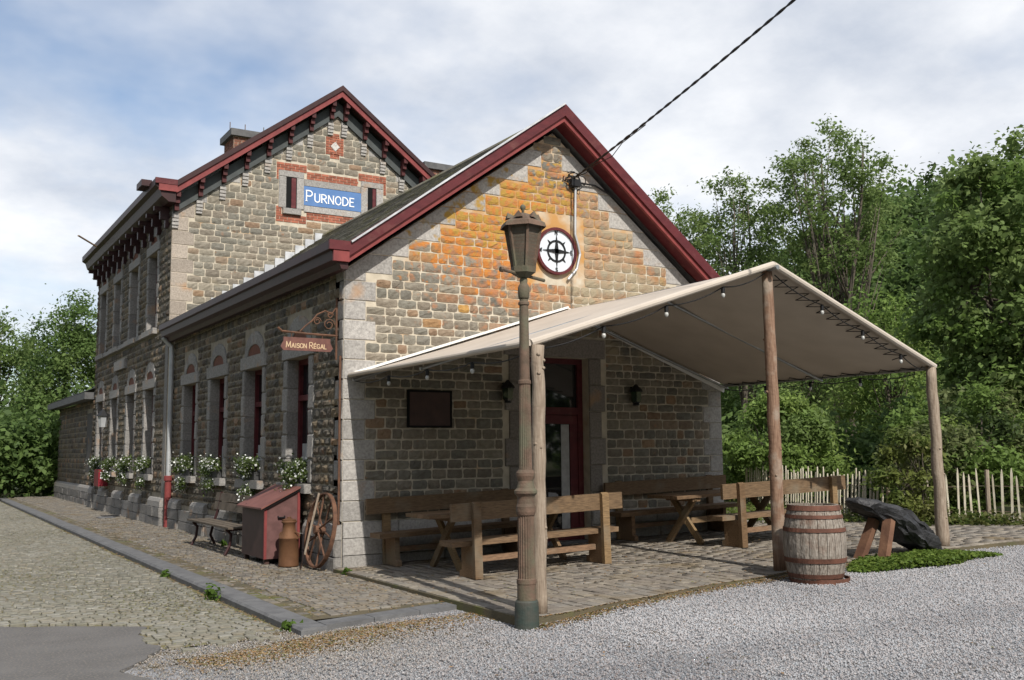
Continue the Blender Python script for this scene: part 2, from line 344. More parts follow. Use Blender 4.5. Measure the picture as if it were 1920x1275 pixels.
while x<12.5:
    w=RNG.uniform(.12,.17); y=front(x+w/2)+.02
    while y<(-.09 if x<7.4 else 1.5):
        l=RNG.uniform(.16,.30); cells.append((x+w/2,y+l/2,w-.007,l-.007,RNG.normal(0,.03),tz(x)+RNG.normal(0,.003))); y+=l
    x+=w
lay('terrace_paver',terrace,cells,M_PAVE,TC)
# kerb
kerb=thing('kerb',None,None,(-1.88,-4.05,-.2)); kerb['kind']='structure'
y=-4.08
while y<31:
    l=random.uniform(.9,1.25); b=MB(); dz=random.uniform(-.004,.004); x0,x1=-2.03,-1.765
    b.add([(x0,y,-.23),(x1,y,-.23),(x1,y+l-.008,-.23),(x0,y+l-.008,-.23),(x0-.002,y,-.085),(x1,y,-.085),(x1,y+l-.008,-.085),(x0-.002,y+l-.008,-.085),(x0+.022,y+.006,-.058+dz),(x1,y+.006,-.056+dz),(x1,y+l-.014,-.056+dz),(x0+.022,y+l-.014,-.058+dz)],
      [(0,1,5,4),(1,2,6,5),(2,3,7,6),(3,0,4,7),(4,5,9,8),(5,6,10,9),(6,7,11,10),(7,4,8,11),(8,9,10,11)])
    b.build('kerb_stone',M_KERB,kerb); y+=l
b=MB(); xs=[-1.768,-1.2,-.62,-.1]
for a,c in zip(xs[:-1],xs[1:]):
    ya=-4.03+.23*(a+1.73); yc=-4.03+.23*(c+1.73)
    q=MB(); q.prism([(a+.004,ya),(c-.004,yc),(c-.004,yc+.26),(a+.004,ya+.26)],(0,0,-.2),(1,0,0),(0,1,0),(0,0,.146)); q.build('edging_slab',M_KERB,kerb)
# gravel pebbles (nobody could count them)
def pebbles(n):
    P=[]
    while len(P)<n:
        k=n*3; x=RNG.uniform(-3.9,13,k); y=RNG.uniform(-10.2,-3.6,k)
        d0=(x-CAM[0])*r0[0]+(y-CAM[1])*r0[1]; dep=(x-CAM[0])*math.sin(YAW)+(y-CAM[1])*math.cos(YAW)
        ok=(dep>4)&(np.abs(d0/dep)<.54)&(dep<17)
        fr=np.array([front(v) for v in x]); ok&=(y<fr-.01+.1*RNG.normal(size=k))|(x<-.15)
        left=np.clip((x+4.1+.35*(y+4.6))/1.2,0,1)
        ok&=RNG.random(k)<np.where(x<.2,left**.8,1)
        ok&=~((x>-2.06)&(x<-.1)&(y>-4.08+.23*(x+1.73)))&~((x<=-2.06)&(y>-3.95+.25*RNG.normal(size=k)))
        ok&=RNG.random(k)<np.clip(11/dep,0,1)**2
        ok&=~(((x-5.9)/1.25)**2+((y+4.95)/.42)**2<1)
        P+=list(zip(x[ok],y[ok]))
    return np.array(P[:n])
P=pebbles(110000); n=len(P)
rad=RNG.uniform(.006,.0145,n); z=np.interp(P[:,0],[-2.6,-1.8,-.9,-.25,1.2,7,12],[-.15,-.105,-.09,-.105,-.01,.165,.215])+.004
base=np.array([(1,0,0),(0,1,0),(-1,0,0),(0,-1,0),(0,0,.75),(0,0,-.6)])
ang=RNG.uniform(0,6.28,n); ca,sa=np.cos(ang),np.sin(ang)
B=base[None]*(1+RNG.normal(0,.22,(n,6,1))); X=B[...,0]*ca[:,None]-B[...,1]*sa[:,None]*.8; Y=B[...,0]*sa[:,None]+B[...,1]*ca[:,None]*.8
V=np.stack([P[:,0,None]+X*rad[:,None],P[:,1,None]+Y*rad[:,None],z[:,None]+B[...,2]*rad[:,None]],-1).reshape(-1,3)
F=np.array([(0,1,4),(1,2,4),(2,3,4),(3,0,4),(1,0,5),(2,1,5),(3,2,5),(0,3,5)]); F=(F[None]+6*np.arange(n)[:,None,None]).reshape(-1,3)
g=RNG.uniform(.28,.42,n)*np.where((P[:,0]<.2)&(RNG.random(n)<.5),.75,1); warm=RNG.uniform(-.02,.035,n); trk=np.exp(-((P[:,1]+7.2+.12*P[:,0])/.35)**2)+np.exp(-((P[:,1]+8.6+.12*P[:,0])/.35)**2); g=g*(1-.16*trk)*(1+.10*np.sin(P[:,0]*1.3+P[:,1])*np.cos(P[:,1]*.9-P[:,0]*.4)); pc=np.stack([g+warm,g,g-warm*.6+.012],-1)
soil=np.clip((-.1-P[:,0])/1.6,0,1)*np.clip((P[:,1]+6.6)/1.8,0,1)*RNG.uniform(.3,1,n); pc=pc*(1-soil[:,None]*np.array([.40,.48,.62]))
np_mesh('gravel',V,F,M_PEB,None,np.repeat(pc,6,0),kind='stuff')
# fallen leaves and litter along the edges
def litter(name,pts,cols,size):
    V=[];F=[];C=[]
    for (x,y,z) in pts:
        a=random.uniform(0,6.28); s_=random.uniform(.5,1.2)*size; w=s_*random.uniform(.35,.6); ca,sa=math.cos(a),math.sin(a); b=len(V); c=np.array(random.choice(cols))*random.uniform(.7,1.2)
        for (p,q,h) in((-s_,0,0),(0,-w,.3),(s_,0,.1),(0,w,.4)): V.append((x+ca*p-sa*q,y+sa*p+ca*q,z+h*s_*random.uniform(.2,1))); C.append(c)
        F.append((b,b+1,b+2,b+3))
    return np_mesh(name,V,F,M_LITTER,None,np.array(C),kind='stuff')
LC=[(.27,.16,.07),(.22,.13,.06),(.31,.22,.11),(.16,.105,.05),(.14,.14,.04)]
pl=[]
for i in range(5200):
    x=random.uniform(-.1,5.2)**1; y=front(x)-.05+random.gauss(0,.09); pl.append((x,y,max(gz(x,y),tz(x)-.02 if y>front(x) else -9)+.008))
for i in range(3500):
    t=random.random(); x=-3.0+t*3.0+random.gauss(0,.1); y=-4.35+.23*(x+1.9)-abs(random.gauss(0,.22)); pl.append((x,y,gz(x,y)+.006))
for i in range(3800):
    x=random.gauss(-2.1,.75); y=-4.25-abs(random.gauss(0,.28))+.15*(x+2)
    if -3.3<x<-.15: pl.append((x,y,gz(x,y)+.006))
for i in range(2600):
    x=random.uniform(-1.72,-.02); y=random.uniform(-3.6,14); pl.append((x,y,-.046))
for i in range(1500):
    x=random.uniform(0,8); y=random.uniform(-4.6,-.2); pl.append((x,y,tz(x)+.008))
for i in range(500):
    y=random.uniform(-4,12); pl.append((-2.06-abs(random.gauss(0,.05)),y,-.118))
for i in range(140):
    x=random.uniform(-2,10); y=random.uniform(-9.2,-5.3); pl.append((x,y,gz(x,y)+.014))
litter('fallen_leaves',pl,LC,.022)
# moss and weeds in the sett joints
pl=[]
for i in range(30000):
    y=-4.0+random.random()**1.6*26; x=-2.1-random.random()*5.5
    if y<-1.6 and x<asph_edge(min(y,-1.75)): continue
    if math.sin(x*1.9+.7*y)+math.sin(y*1.1-x)+random.gauss(0,.7)<-.1: continue
    pl.append((x,y,-.127))
litter('joint_moss',pl,[(.14,.145,.035),(.17,.165,.055),(.15,.13,.06)],.018)
# ---------------------------------------------------------------- station building
BLD=thing('station_building','old stone station building with red-trimmed gables and a tall two-storey block','building',(0,0,0))
PIECES=[]   # (kind, verts, faces, colour, parent, material)
class Fr:
    def __init__(s,o,u,n): s.o=np.array(o,float); s.u=np.array(u,float); s.n=np.array(n,float)
    def p(s,u,v,n=0): return tuple(s.o+s.u*u+np.array((0,0,1.0))*v+s.n*n)
    def flip(s): return np.dot(np.cross(s.u,(0,0,1)),s.n)<0
FG=Fr((0,0,0),(1,0,0),(0,-1,0)); FS=Fr((0,0,0),(0,1,0),(-1,0,0)); FT=Fr((-.12,0,0),(0,1,0),(-1,0,0)); FTG=Fr((0,10.65,0),(1,0,0),(0,-1,0)); FA=Fr((0,0,0),(0,1,0),(-1,0,0))
def stone(fr,u0,u1,v0,v1,col,parent,kind='stone',relief=.03,gap=.009,m=None,nu=4,nv=3):
    u0+=gap;u1-=gap;v0+=gap;v1-=gap; w=u1-u0; h=v1-v0; vs=[];fs=[]
    j=lambda a:random.uniform(-a,a)
    du=j(.004)
    for b in range(nv+1):
        for a in range(nu+1):
            s=a/nu; t=b/nv; ea=a in(0,nu); eb=b in(0,nv)
            u=u0+w*s; v=v0+h*t
            if ea and eb: u+=(.010 if a==0 else -.010)*random.uniform(.1,1); v+=(.008 if b==0 else -.008)*random.uniform(.1,1); n=.003
            elif ea or eb: u+=j(.007); v+=j(.006); n=.008
            else: u+=j(w*.07); v+=j(h*.09); n=.008+relief*random.uniform(.15,.95)
            vs.append(fr.p(u,v,n))
    for b in range(nv):
        for a in range(nu):
            i=b*(nu+1)+a; q=(i,i+1,i+nu+2,i+nu+1); fs.append(q[::-1] if fr.flip() else q)
    PIECES.append((kind,vs,fs,col,parent,m or M_STONE))
def gpoly(fr,poly,proud,parent,kind,col=(1,1,1),bev=.012,m=None,back=-.03,rough=.004):
    n=len(poly); c=np.mean(np.array(poly),0); vs=[];fs=[]
    ins=[]
    for p in poly:
        d=c-np.array(p); l=np.linalg.norm(d); ins.append(np.array(p)+d/l*bev*1.5)
    for p in poly: vs.append(fr.p(p[0],p[1],back))
    for p in poly: vs.append(fr.p(p[0],p[1],proud-bev))
    for p in ins: vs.append(fr.p(p[0],p[1],proud+random.uniform(-rough,rough)))
    for k in (0,1):
        for i in range(n):
            q=(k*n+i,k*n+(i+1)%n,(k+1)*n+(i+1)%n,(k+1)*n+i); fs.append(q[::-1] if fr.flip() else q)
    q=tuple(range(2*n,3*n)); fs.append(q[::-1] if fr.flip() else q)
    k=random.uniform(.82,1.12)*(.74 if abs(fr.n[0])>.5 else 1); PIECES.append((kind,vs,fs,tuple(np.array(col)*k),parent,m or M_GRAN))  # street-facing granite is painted darker for the shade on that side
def grect(fr,u0,u1,v0,v1,proud,parent,kind,**k): g=.004; gpoly(fr,[(u0+g,v0+g),(u1-g,v0+g),(u1-g,v1-g),(u0+g,v1-g)],proud,parent,kind,**k)
GREYS=[(.215,.20,.165),(.19,.18,.15),(.24,.215,.175),(.205,.18,.145),(.175,.165,.14),(.25,.225,.18),(.22,.19,.15)]
WARM=[(.27,.185,.125),(.26,.20,.145),(.29,.20,.13)]
STAIN=[(.36,.19,.085),(.33,.20,.10),(.30,.19,.12),(.38,.22,.07),(.27,.185,.125)]
def gzone(u,z): return max(0,.85*math.exp(-((u-2.9)/1.9)**2-((z-5.2)/.95)**2),.6*math.exp(-((u-5.4)/1.2)**2-((z-4.7)/.7)**2))
DARKS=[(.135,.12,.097),(.11,.102,.088),(.16,.137,.105),(.12,.10,.08),(.18,.145,.10)]  # side-wall stones, with the shade on those walls worked into the tones
def subtract(iv,a,b):
    o=[]
    for p,q in iv:
        if b<=p or a>=q: o.append((p,q))
        else:
            if a>p: o.append((p,a))
            if b<q: o.append((b,q))
    return o
def masonry(fr,parent,z0,z1,lim,excl,pal,ch=(.115,.168),ln=(.15,.38),relief=.019,warm=.10,zone=None):
    z=z0
    while z<z1-.05:
        h=min(random.uniform(*ch),z1-z)
        if z1-z-h<.06: h=z1-z
        iv=[lim(z+h*.5)] if lim(z+h*.5)[1]>lim(z+h*.5)[0] else []
        for (a,b,c,d) in excl:
            ov=min(d,z+h)-max(c,z)
            if ov>.35*h: iv=subtract(iv,a,b)
        for (a,b) in iv:
            u=a
            while u<b-.01:
                l=random.uniform(*ln)
                if b-u-l<.12: l=b-u
                if l>.45: l/=2
                pal_=WARM if random.random()<warm else pal
                if zone and zone(u+l/2,z+h/2)>random.random(): pal_=STAIN
                if l>.06: stone(fr,u,u+l,z,z+h,tuple(np.array(random.choice(pal_))*random.uniform(.85,1.15)),parent,relief=relief)
                u+=l
        z+=h
M_MORTD=mat('shaded_mortar',(.33,.29,.225),(.23,.20,.155),scale=6,rough=.95,bump=.3,bscale=70)  # same mortar darkened: the side walls' shade is put into its colour
def backing(fr,name,polys,m=M_MORT,t=.34):
    b=MB(); nn=-fr.n*t
    for p in polys: b.prism(p,fr.o,fr.u,(0,0,1),tuple(nn)) if not fr.flip() else b.prism(p[::-1],fr.o,fr.u,(0,0,1),tuple(nn))
    return b.build(name,m,BLD)
GW=7.28; GC=3.68; SL=.718; ZE=4.26        # gable: width, centre, roof slope, wall height at the corners
SR=.79
def zr(x): return ZE+SL*x if x<GC else ZE+SL*GC-SR*(x-GC)
def xrr(z): return min(GW,GC+(ZE+SL*GC-z)/SR)
#   # underside of the roof along the gable
DL,DR,DT=3.03,4.33,3.13
gab=backing(FG,'gable_wall',[[(0,-.1),(DL,-.1),(DL,zr(DL)),(0,zr(0))],[(DL,DT),(DR,DT),(DR,zr(DR)),(GC,zr(GC)),(DL,zr(DL))],[(DR,-.1),(GW,-.1),(GW,zr(GW)),(DR,zr(DR))]])
# granite band under the rake, stepped on its inner side
ex=[(DL-.36,DR+.36,.0,3.46),(GC-.58+.02,GC+.58+.02,4.32,5.46)]
zc=ZE-.02; k=0
for z_,w_ in((ZE-.20,.5),):
    gpoly(FG,[(xrr(z_+.18)-w_,z_),(xrr(z_),z_),(xrr(z_+.18),z_+.175),(xrr(z_+.18)-w_,z_+.175)],.014,gab,'rake_stone'); ex.append((xrr(z_+.18)-w_,GW,z_,z_+.18))
while zc<zr(GC)-.35:
    h=.29; w=.62 if k%2==0 else .40
    xa=lambda z:(z-ZE)/SL
    l0,l1=max(0,xa(zc)),max(0,xa(zc+h)); ui=l1+w*.62
    if ui<GC-.1:
        gpoly(FG,[(l0+.003,zc+.004),(ui,zc+.004),(ui,zc+h-.004),(l1+.003,zc+h-.004)],.012,gab,'rake_stone')
        q0,q1=xrr(zc),xrr(zc+h); qi=q1-w*.62
        gpoly(FG,[(qi,zc+.004),(q0-.003,zc+.004),(q1-.003,zc+h-.004),(qi,zc+h-.004)],.012,gab,'rake_stone')
        ex+= [(0,ui,zc,zc+h),(qi,GW,zc,zc+h)]
    else:
        gpoly(FG,[(l0,zc+.004),(xrr(zc),zc+.004),(GC,zr(GC)-.02)],.012,gab,'rake_stone'); ex.append((0,GW,zc,9)); break
    zc+=h; k+=1
z=.63; k=0
while z<ZE-.05:
    h=min(.29,ZE-z-.0); w=.50 if k%2 else .34
    grect(FG,0,w,z,z+h,.014,gab,'quoin'); ex.append((0,w,z,z+h))
    if z+h<=4.0: grect(FG,GW-w*.9,GW,z,z+h,.014,gab,'quoin'); ex.append((GW-w*.9,GW,z,z+h))
    z+=h; k+=1
for a,b in((0,DL-.02),(DR+.02,GW)):
    for i in range(3):
        u=a
        while u<b-.05:
            l=random.uniform(.5,.9)
            if b-u-l<.3: l=b-u
            grect(FG,u,u+l,-.08+i*.24,-.08+(i+1)*.24-(.0 if i<2 else .01),.06,gab,'plinth_stone',rough=.007); u+=l
masonry(FG,gab,.63,zr(GC),lambda z:(max(0,(z-ZE)/SL),xrr(z)),ex,GREYS,zone=gzone)
# door surround
z=.0; k=0
for s_ in(0,1):
    z=.05;k=0
    while z<DT-.02:
        h=min(.44,DT-z); w=.33 if k%2 else .25
        if s_: grect(FG,DR,DR+w,z,z+h,.035,gab,'jamb_stone',back=-.2,col=(.66,.62,.60))
        else: grect(FG,DL-w,DL,z,z+h,.035,gab,'jamb_stone',back=-.2,col=(.66,.62,.60))
        z+=h;k+=1
grect(FG,DL-.34,DR+.34,DT,DT+.32,.04,gab,'lintel',back=-.2,col=(.66,.62,.60))
# side wall of the low wing
WIN=[(1.36,2.42),(3.72,4.80),(6.10,7.22),(8.36,9.46)]; WS,WH=1.14,3.13; LW=10.62
pol=[]; u=0
for a,b in WIN: pol+= [[(u,-.1),(a,-.1),(a,ZE+.1),(u,ZE+.1)],[(a,-.1),(b,-.1),(b,WS-.1),(a,WS-.1)],[(a,WH),(b,WH),(b,ZE+.1),(a,ZE+.1)]]; u=b
pol.append([(u,-.1),(LW,-.1),(LW,ZE+.1),(u,ZE+.1)])
pol[0][0]=(.341,-.1); pol[0][3]=(.341,ZE+.1)
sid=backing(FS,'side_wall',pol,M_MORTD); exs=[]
b=MB(); b.box(0,.34,.002,.342,-.1,ZE); b.build('corner_core',M_MORT,sid)
def window_dressing(fr,parent,a,b,zs,zh,ex,red=True,plane=0,arch=True,kindp=''):
    # jamb blocks (outer face + deep reveal), lintel, relieving arch with brick lunette, sill
    z=zs;k=0; c=(a+b)/2
    while z<zh-.03:
        h=min(.38,zh-z)
        if zh-z-h<.12: h=zh-z
        w=.21 if k%2 else .15
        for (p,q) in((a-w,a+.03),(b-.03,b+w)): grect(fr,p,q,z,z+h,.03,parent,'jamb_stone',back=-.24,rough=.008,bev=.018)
        ex.append((a-w,b+w,z,z+h)); z+=h;k+=1
    grect(fr,a-.22,b+.22,zh,zh+.24,.05,parent,'lintel',back=-.24,bev=.02); ex.append((a-.22,b+.22,zh,zh+.24))
    if arch:
        r=(b-a)/2*.72; hh=.20; z0=zh+.24
        N_=8; inner=[(c+r*math.cos(t),z0+hh*math.sin(t)) for t in np.linspace(0,math.pi,N_+1)]; outer=[(c+(r+.2)*math.cos(t),z0+(hh+.24)*math.sin(t)) for t in np.linspace(0,math.pi,N_+1)]
        q=MB(); q.col=(.5,.55,.55)
        pts=[(x,z) for x,z in inner]
        q.prism(pts if not fr.flip() else pts[::-1],fr.p(0,0,.004),tuple(fr.u),(0,0,1),tuple(-fr.n*.05)); q.build('brick_lunette',M_BRICK,parent)
        for i in range(N_):
            gpoly(fr,[inner[i],inner[i+1],outer[i+1],outer[i]] if True else 0,.022,parent,'voussoir',back=-.02,bev=.008)
        ex.append((c-r-.2,c+r+.2,z0,z0+hh+.22))
    # sill
    grect(fr,a-.16,b+.16,zs-.15,zs,.13,parent,'sill',back=-.24,bev=.012); ex.append((a-.16,b+.16,zs-.15,zs))
    # window joinery, set back
    d=.26; P=lambda u,v,n:fr.p(u,v,n)
    q=MB(); fwid=.075
    def bx(u0,u1,v0,v1,n0,n1):
        A=fr.p(u0,v0,n0);B_=fr.p(u1,v1,n1); q.box(min(A[0],B_[0]),max(A[0],B_[0]),min(A[1],B_[1]),max(A[1],B_[1]),v0,v1)
    bx(a+.02,a+.02+fwid,zs,zh,-d,-d+.09); bx(b-.02-fwid,b-.02,zs,zh,-d,-d+.09); bx(a+.02+fwid,b-.02-fwid,zh-.09,zh,-d,-d+.09); bx(a+.02+fwid,b-.02-fwid,zs,zs+.07,-d,-d+.09)
    zt=zs+(zh-zs)*.66; bx(a+.02+fwid,b-.02-fwid,zt,zt+.09,-d,-d+.10)
    bx(c-.05,c+.05,zs+.07,zt,-d,-d+.085); bx(c-.03,c+.03,zt+.09,zh-.09,-d,-d+.08)
    w=q.build('window',M_RED if red else M_DARKR,parent)
    for (u0,u1) in((a+.02+fwid,c-.05),(c+.05,b-.02-fwid)):
        q=MB(); bx(u0,u1,zs+.07,zt,-d+.02,-d+.03); q.build('pane',M_GLASS,w)
        q=MB(); bx(u0+.01,u1-.01,zs+.08,zs+.62,-d+.031,-d+.034); q.build('curtain',M_CURT,w)
    q=MB(); bx(a+.02+fwid,b-.02-fwid,zt+.09,zh-.09,-d+.02,-d+.03); q.build('pane',M_GLASS,w)
for a,b in WIN: window_dressing(FS,sid,a,b,WS,WH,exs)
def plinth(fr,parent,u0,u1,wins,ex,top=.60):
    cuts=[u0]+[x for w in wins for x in(w[0]-.02,w[1]+.02)]+[u1]
    for i in range(0,len(cuts),2):
        a,b=cuts[i],cuts[i+1]
        for r in range(3):
            u=a
            while u<b-.05:
                l=min(random.uniform(.5,.8),b-u)
                if b-u-l<.25: l=b-u
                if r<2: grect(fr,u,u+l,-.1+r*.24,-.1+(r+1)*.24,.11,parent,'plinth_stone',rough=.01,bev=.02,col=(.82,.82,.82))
                else:   # weathered top course, rounded shoulder
                    g=.004; n0=.11
                    vs=[fr.p(u+g,.384,-.03),fr.p(u+l-g,.384,-.03),fr.p(u+l-g,.384,n0),fr.p(u+g,.384,n0),fr.p(u+g,top-.09,n0-.01),fr.p(u+l-g,top-.09,n0-.01),fr.p(u+g,top-.02,.06),fr.p(u+l-g,top-.02,.06),fr.p(u+g,top,-.03),fr.p(u+l-g,top,-.03)]
                    fs=[(3,2,5,4),(4,5,7,6),(6,7,9,8),(0,3,4,6,8),(1,9,7,5,2)]
                    PIECES.append(('plinth_stone',vs,[q[::-1] if not fr.flip() else q for q in fs],(.8,.8,.8),parent,M_GRAN))
                u+=l
        ex.append((a,b,-.2,top))
    for (a,b) in wins:   # recessed panel under the window
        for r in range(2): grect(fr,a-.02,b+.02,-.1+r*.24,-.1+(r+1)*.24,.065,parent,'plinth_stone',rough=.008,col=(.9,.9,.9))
        ex.append((a-.02,b+.02,-.2,.38))
plinth(FS,sid,0,LW-.1,WIN,exs)
z=.63;k=0
while z<ZE-.1:
    h=min(.29,ZE-z); w=.16 if k%2 else .30
    grect(FS,0,w,z,z+h,.014,sid,'quoin',rough=.01); exs.append((0,w,z,z+h)); z+=h;k+=1
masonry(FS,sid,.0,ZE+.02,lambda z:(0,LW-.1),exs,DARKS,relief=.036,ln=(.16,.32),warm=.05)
# back and right walls (plain, unseen side)
b=MB(); b.box(GW-.34,GW-.002,.36,10.6,-.1,4.05); b.build('right_wall',M_MORT,BLD)
# tall block
TX0,TX1,TY0,TY1,TC=-.12,8.12,10.65,21.0,4.0; TZE=7.62; TSL=.75
def tzr(x): return TZE+TSL*((x-TX0) if x<TC else (TX1-x))
tg=backing(FTG,'tall_gable_wall',[[(TX0+.002,-.1),(TX1,-.1),(TX1,TZE),(TC,tzr(TC)),(TX0+.002,TZE)]])
ext=[]; z=4.2;k=0
while z<TZE-.3:
    w=.52 if k%2 else .38; grect(FTG,TX0,TX0+w,z,z+.34,.012,tg,'quoin',col=(1.05,.95,.85)); ext.append((TX0,TX0+w,z,z+.34)); z+=.34;k+=1
# granite rake band
zc=TZE-.25;k=0
xa=lambda z:TX0+max(0,(z-TZE)/TSL)
while zc<tzr(TC)-.4:
    h=.30; l0,l1=xa(zc),xa(zc+h); ui=l1+(.34 if k%2 else .22)
    if ui>TC-.05: break
    gpoly(FTG,[(l0,zc),(ui,zc),(ui,zc+h-.006),(l1,zc+h-.006)],.012,tg,'rake_stone'); gpoly(FTG,[(2*TC-ui,zc),(2*TC-l0,zc),(2*TC-l1,zc+h-.006),(2*TC-ui,zc+h-.006)],.012,tg,'rake_stone')
    ext+=[(TX0-.1,ui,zc,zc+h),(2*TC-ui,TX1+.1,zc,zc+h)]; zc+=h;k+=1
ext.append((0,8,zc,20)); gpoly(FTG,[(xa(zc),zc),(2*TC-xa(zc),zc),(TC,tzr(TC)-.02)],.012,tg,'rake_stone')
# name panel: granite frame, slit windows, brick border
SX0,SX1,SZ0,SZ1=3.07,4.73,7.93,8.40
def bricks(u0,u1,z0,z1):
    z=z0;k=0
    while z<z1-.02:
        h=.068; u=u0-(.1 if k%2 else 0)
        while u<u1-.01:
            a,b_=max(u,u0),min(u+.2,u1)
            if b_-a>.03:
                c=random.uniform(.75,1.3); vs=[];g=.006
                pp=[(a+g,z+g),(b_-g,z+g),(b_-g,z+h-g),(a+g,z+h-g)]
                vs=[FTG.p(p,q,-.01) for p,q in pp]+[FTG.p(p,q,.012) for p,q in pp]
                PIECES.append(('brick',vs,[(0,1,5,4),(1,2,6,5),(2,3,7,6),(3,0,4,7),(4,5,6,7)],(c,c*.97,c*.95),tg,M_BRICK))
            u+=.2
        z+=h;k+=1
def frame_rect(a,b_,c,d): ext.append((a,b_,c,d))
for (a,b_) in((2.66,2.93),(4.89,5.13)):
    grect(FTG,a-.2,a,7.78,8.60,.03,tg,'frame_stone'); grect(FTG,b_,b_+.2,7.78,8.60,.03,tg,'frame_stone'); grect(FTG,a-.2,b_+.2,8.60,8.76,.03,tg,'frame_stone')
    grect(FTG,a-.1,b_+.12,7.62,7.78,.09,tg,'frame_stone'); frame_rect(a-.2,b_+.2,7.62,8.76)
    q=MB(); q.box(a,b_,10.63,10.645,7.78,8.6); sw=q.build('slit_window',M_DARK,tg); q=MB(); q.box(a+.13,b_-.02,10.615,10.629,7.8,8.58); q.build('shutter',M_RED,sw)
grect(FTG,3.13,4.69,8.42,8.60,.03,tg,'frame_stone'); grect(FTG,3.13,4.69,7.74,7.91,.03,tg,'frame_stone'); frame_rect(3.13,4.69,7.74,8.60)
for (a,b_,c,d) in((2.40,3.2,8.76,8.93),(3.2,4.62,8.60,8.80),(4.62,5.42,8.76,8.93),(2.40,2.46,8.5,8.76),(5.34,5.42,8.45,8.76),(2.40,3.2,7.42,7.62),(3.2,4.7,7.54,7.74),(4.7,5.4,7.42,7.62),(2.40,2.55,7.62,7.80),(3.7,4.2,9.35,9.80),(3.82,4.08,9.25,9.35),(3.82,4.08,9.80,9.92)):
    bricks(a,b_,c,d); ext.append((a,b_,c,d))
gpoly(FTG,[(3.96,9.44),(4.09,9.575),(3.96,9.71),(3.83,9.575)],.03,tg,'diamond_stone',col=(1.3,1.3,1.3))
masonry(FTG,tg,4.2,tzr(TC),lambda z:(TX0,TX1) if z<TZE else (TX0+(z-TZE)/TSL,TX1-(z-TZE)/TSL),ext,[tuple(np.array(c)*1.12) for c in GREYS],warm=.06,ch=(.15,.185),ln=(.22,.42))
# tall block side wall with two rows of windows
TW=[(12.02,13.08),(14.38,15.46),(16.86,17.84),(19.24,20.26)]
pol=[];u=TY0+.002
for a,b in TW:
    pol+=[[(u,-.1),(a,-.1),(a,TZE),(u,TZE)],[(a,-.1),(b,-.1),(b,WS-.1),(a,WS-.1)],[(a,3.23),(b,3.23),(b,4.6),(a,4.6)],[(a,6.66),(b,6.66),(b,TZE),(a,TZE)]]; u=b
pol.append([(u,-.1),(TY1,-.1),(TY1,TZE),(u,TZE)])
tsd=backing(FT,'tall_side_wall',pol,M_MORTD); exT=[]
for a,b in TW: window_dressing(FT,tsd,a,b,1.12,3.23,exT); window_dressing(FT,tsd,a,b,4.70,6.66,exT)
for i in range(len(TW)-1): grect(FT,TW[i][1]+.17,TW[i+1][0]-.17,4.56,4.69,.10,tsd,'sill'); exT.append((TW[i][1],TW[i+1][0],4.56,4.69))
plinth(FT,tsd,TY0,TY1,TW,exT)
for a,b in TW[:3]:
    q=MB(); q.box(-.155,-.152,(a+b)/2-.17,(a+b)/2+.17,.0,.36); q.build('cellar_opening',M_DARK,tsd)
grect(FT,15.6,17.2,3.98,4.26,.10,tsd,'plaque_stone'); exT.append((15.6,17.2,3.98,4.26))
grect(FT,TY0,TY0+.3,.6,4.3,.012,tsd,'quoin')
exT.append((TY0,TY0+.3,.6,4.3))
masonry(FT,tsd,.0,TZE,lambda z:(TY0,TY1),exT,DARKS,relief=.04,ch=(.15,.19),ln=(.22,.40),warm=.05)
b=MB(); b.box(TX0,TX1,TY1-.3,TY1,-.1,TZE); b.box(TX1-.3,TX1,TY0+.35,TY1-.3,-.1,TZE); b.build('rear_wall',M_MORT,BLD)
# annex
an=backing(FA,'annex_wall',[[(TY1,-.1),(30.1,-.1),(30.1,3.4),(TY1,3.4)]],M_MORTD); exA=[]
grect(FA,22.0,23.1,1.0,3.0,.004,an,'blind_panel',col=(.35,.35,.35)); exA.append((22.0,23.1,1.0,3.0))
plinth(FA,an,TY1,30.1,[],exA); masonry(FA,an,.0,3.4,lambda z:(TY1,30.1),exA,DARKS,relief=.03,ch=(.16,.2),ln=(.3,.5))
b=MB(); b.box(.34,6,29.8,30.1,-.1,3.4); b.build('annex_end_wall',M_MORT,BLD)
# ----- roofs
def slope_tiles(name,x0,z0,sl,run,y0,y1,m,parent,tw=.22,tl=.24,sgn=1):
    """tile courses climbing from the eave (x0,z0) in +x*sgn"""
    L=run*math.hypot(1,sl); n=int(L/tl); c=1/math.hypot(1,sl); s_=sl*c; V=[];F=[];C=[]
    for i in range(n+1):
        y=y0+(tw/2 if i%2 else 0)-tw
        while y<y1:
            a,b_=max(y,y0),min(y+tw-.008,y1)
            if b_-a>.03:
                l0=i*tl; l1=min(l0+tl*1.25,L); k=len(V); h0=.022+random.uniform(-.004,.006); col=np.array((1,1,1))*random.uniform(.65,1.3)
                for (l,hh) in((l0,-.002),(l0,h0),(l1,.004)):
                    for yy in(a,b_): V.append((x0+sgn*(l*c-hh*s_),yy,z0+l*s_+hh*c)); C.append(col)
                q=[(k,k+1,k+3,k+2),(k+2,k+3,k+5,k+4)]; F+=q if sgn<0 else [w[::-1] for w in q]
            y+=tw
    return np_mesh(name,V,F,m,parent,np.array(C),kind='stuff')
ZB=4.425     # roof surface height where the barge begins
rf=MB(); ya,yb=-.34,10.64
APZ=ZB+SL*(GC+.09); XR=GW+.13; ZR0=APZ-SR*(XR-GC)
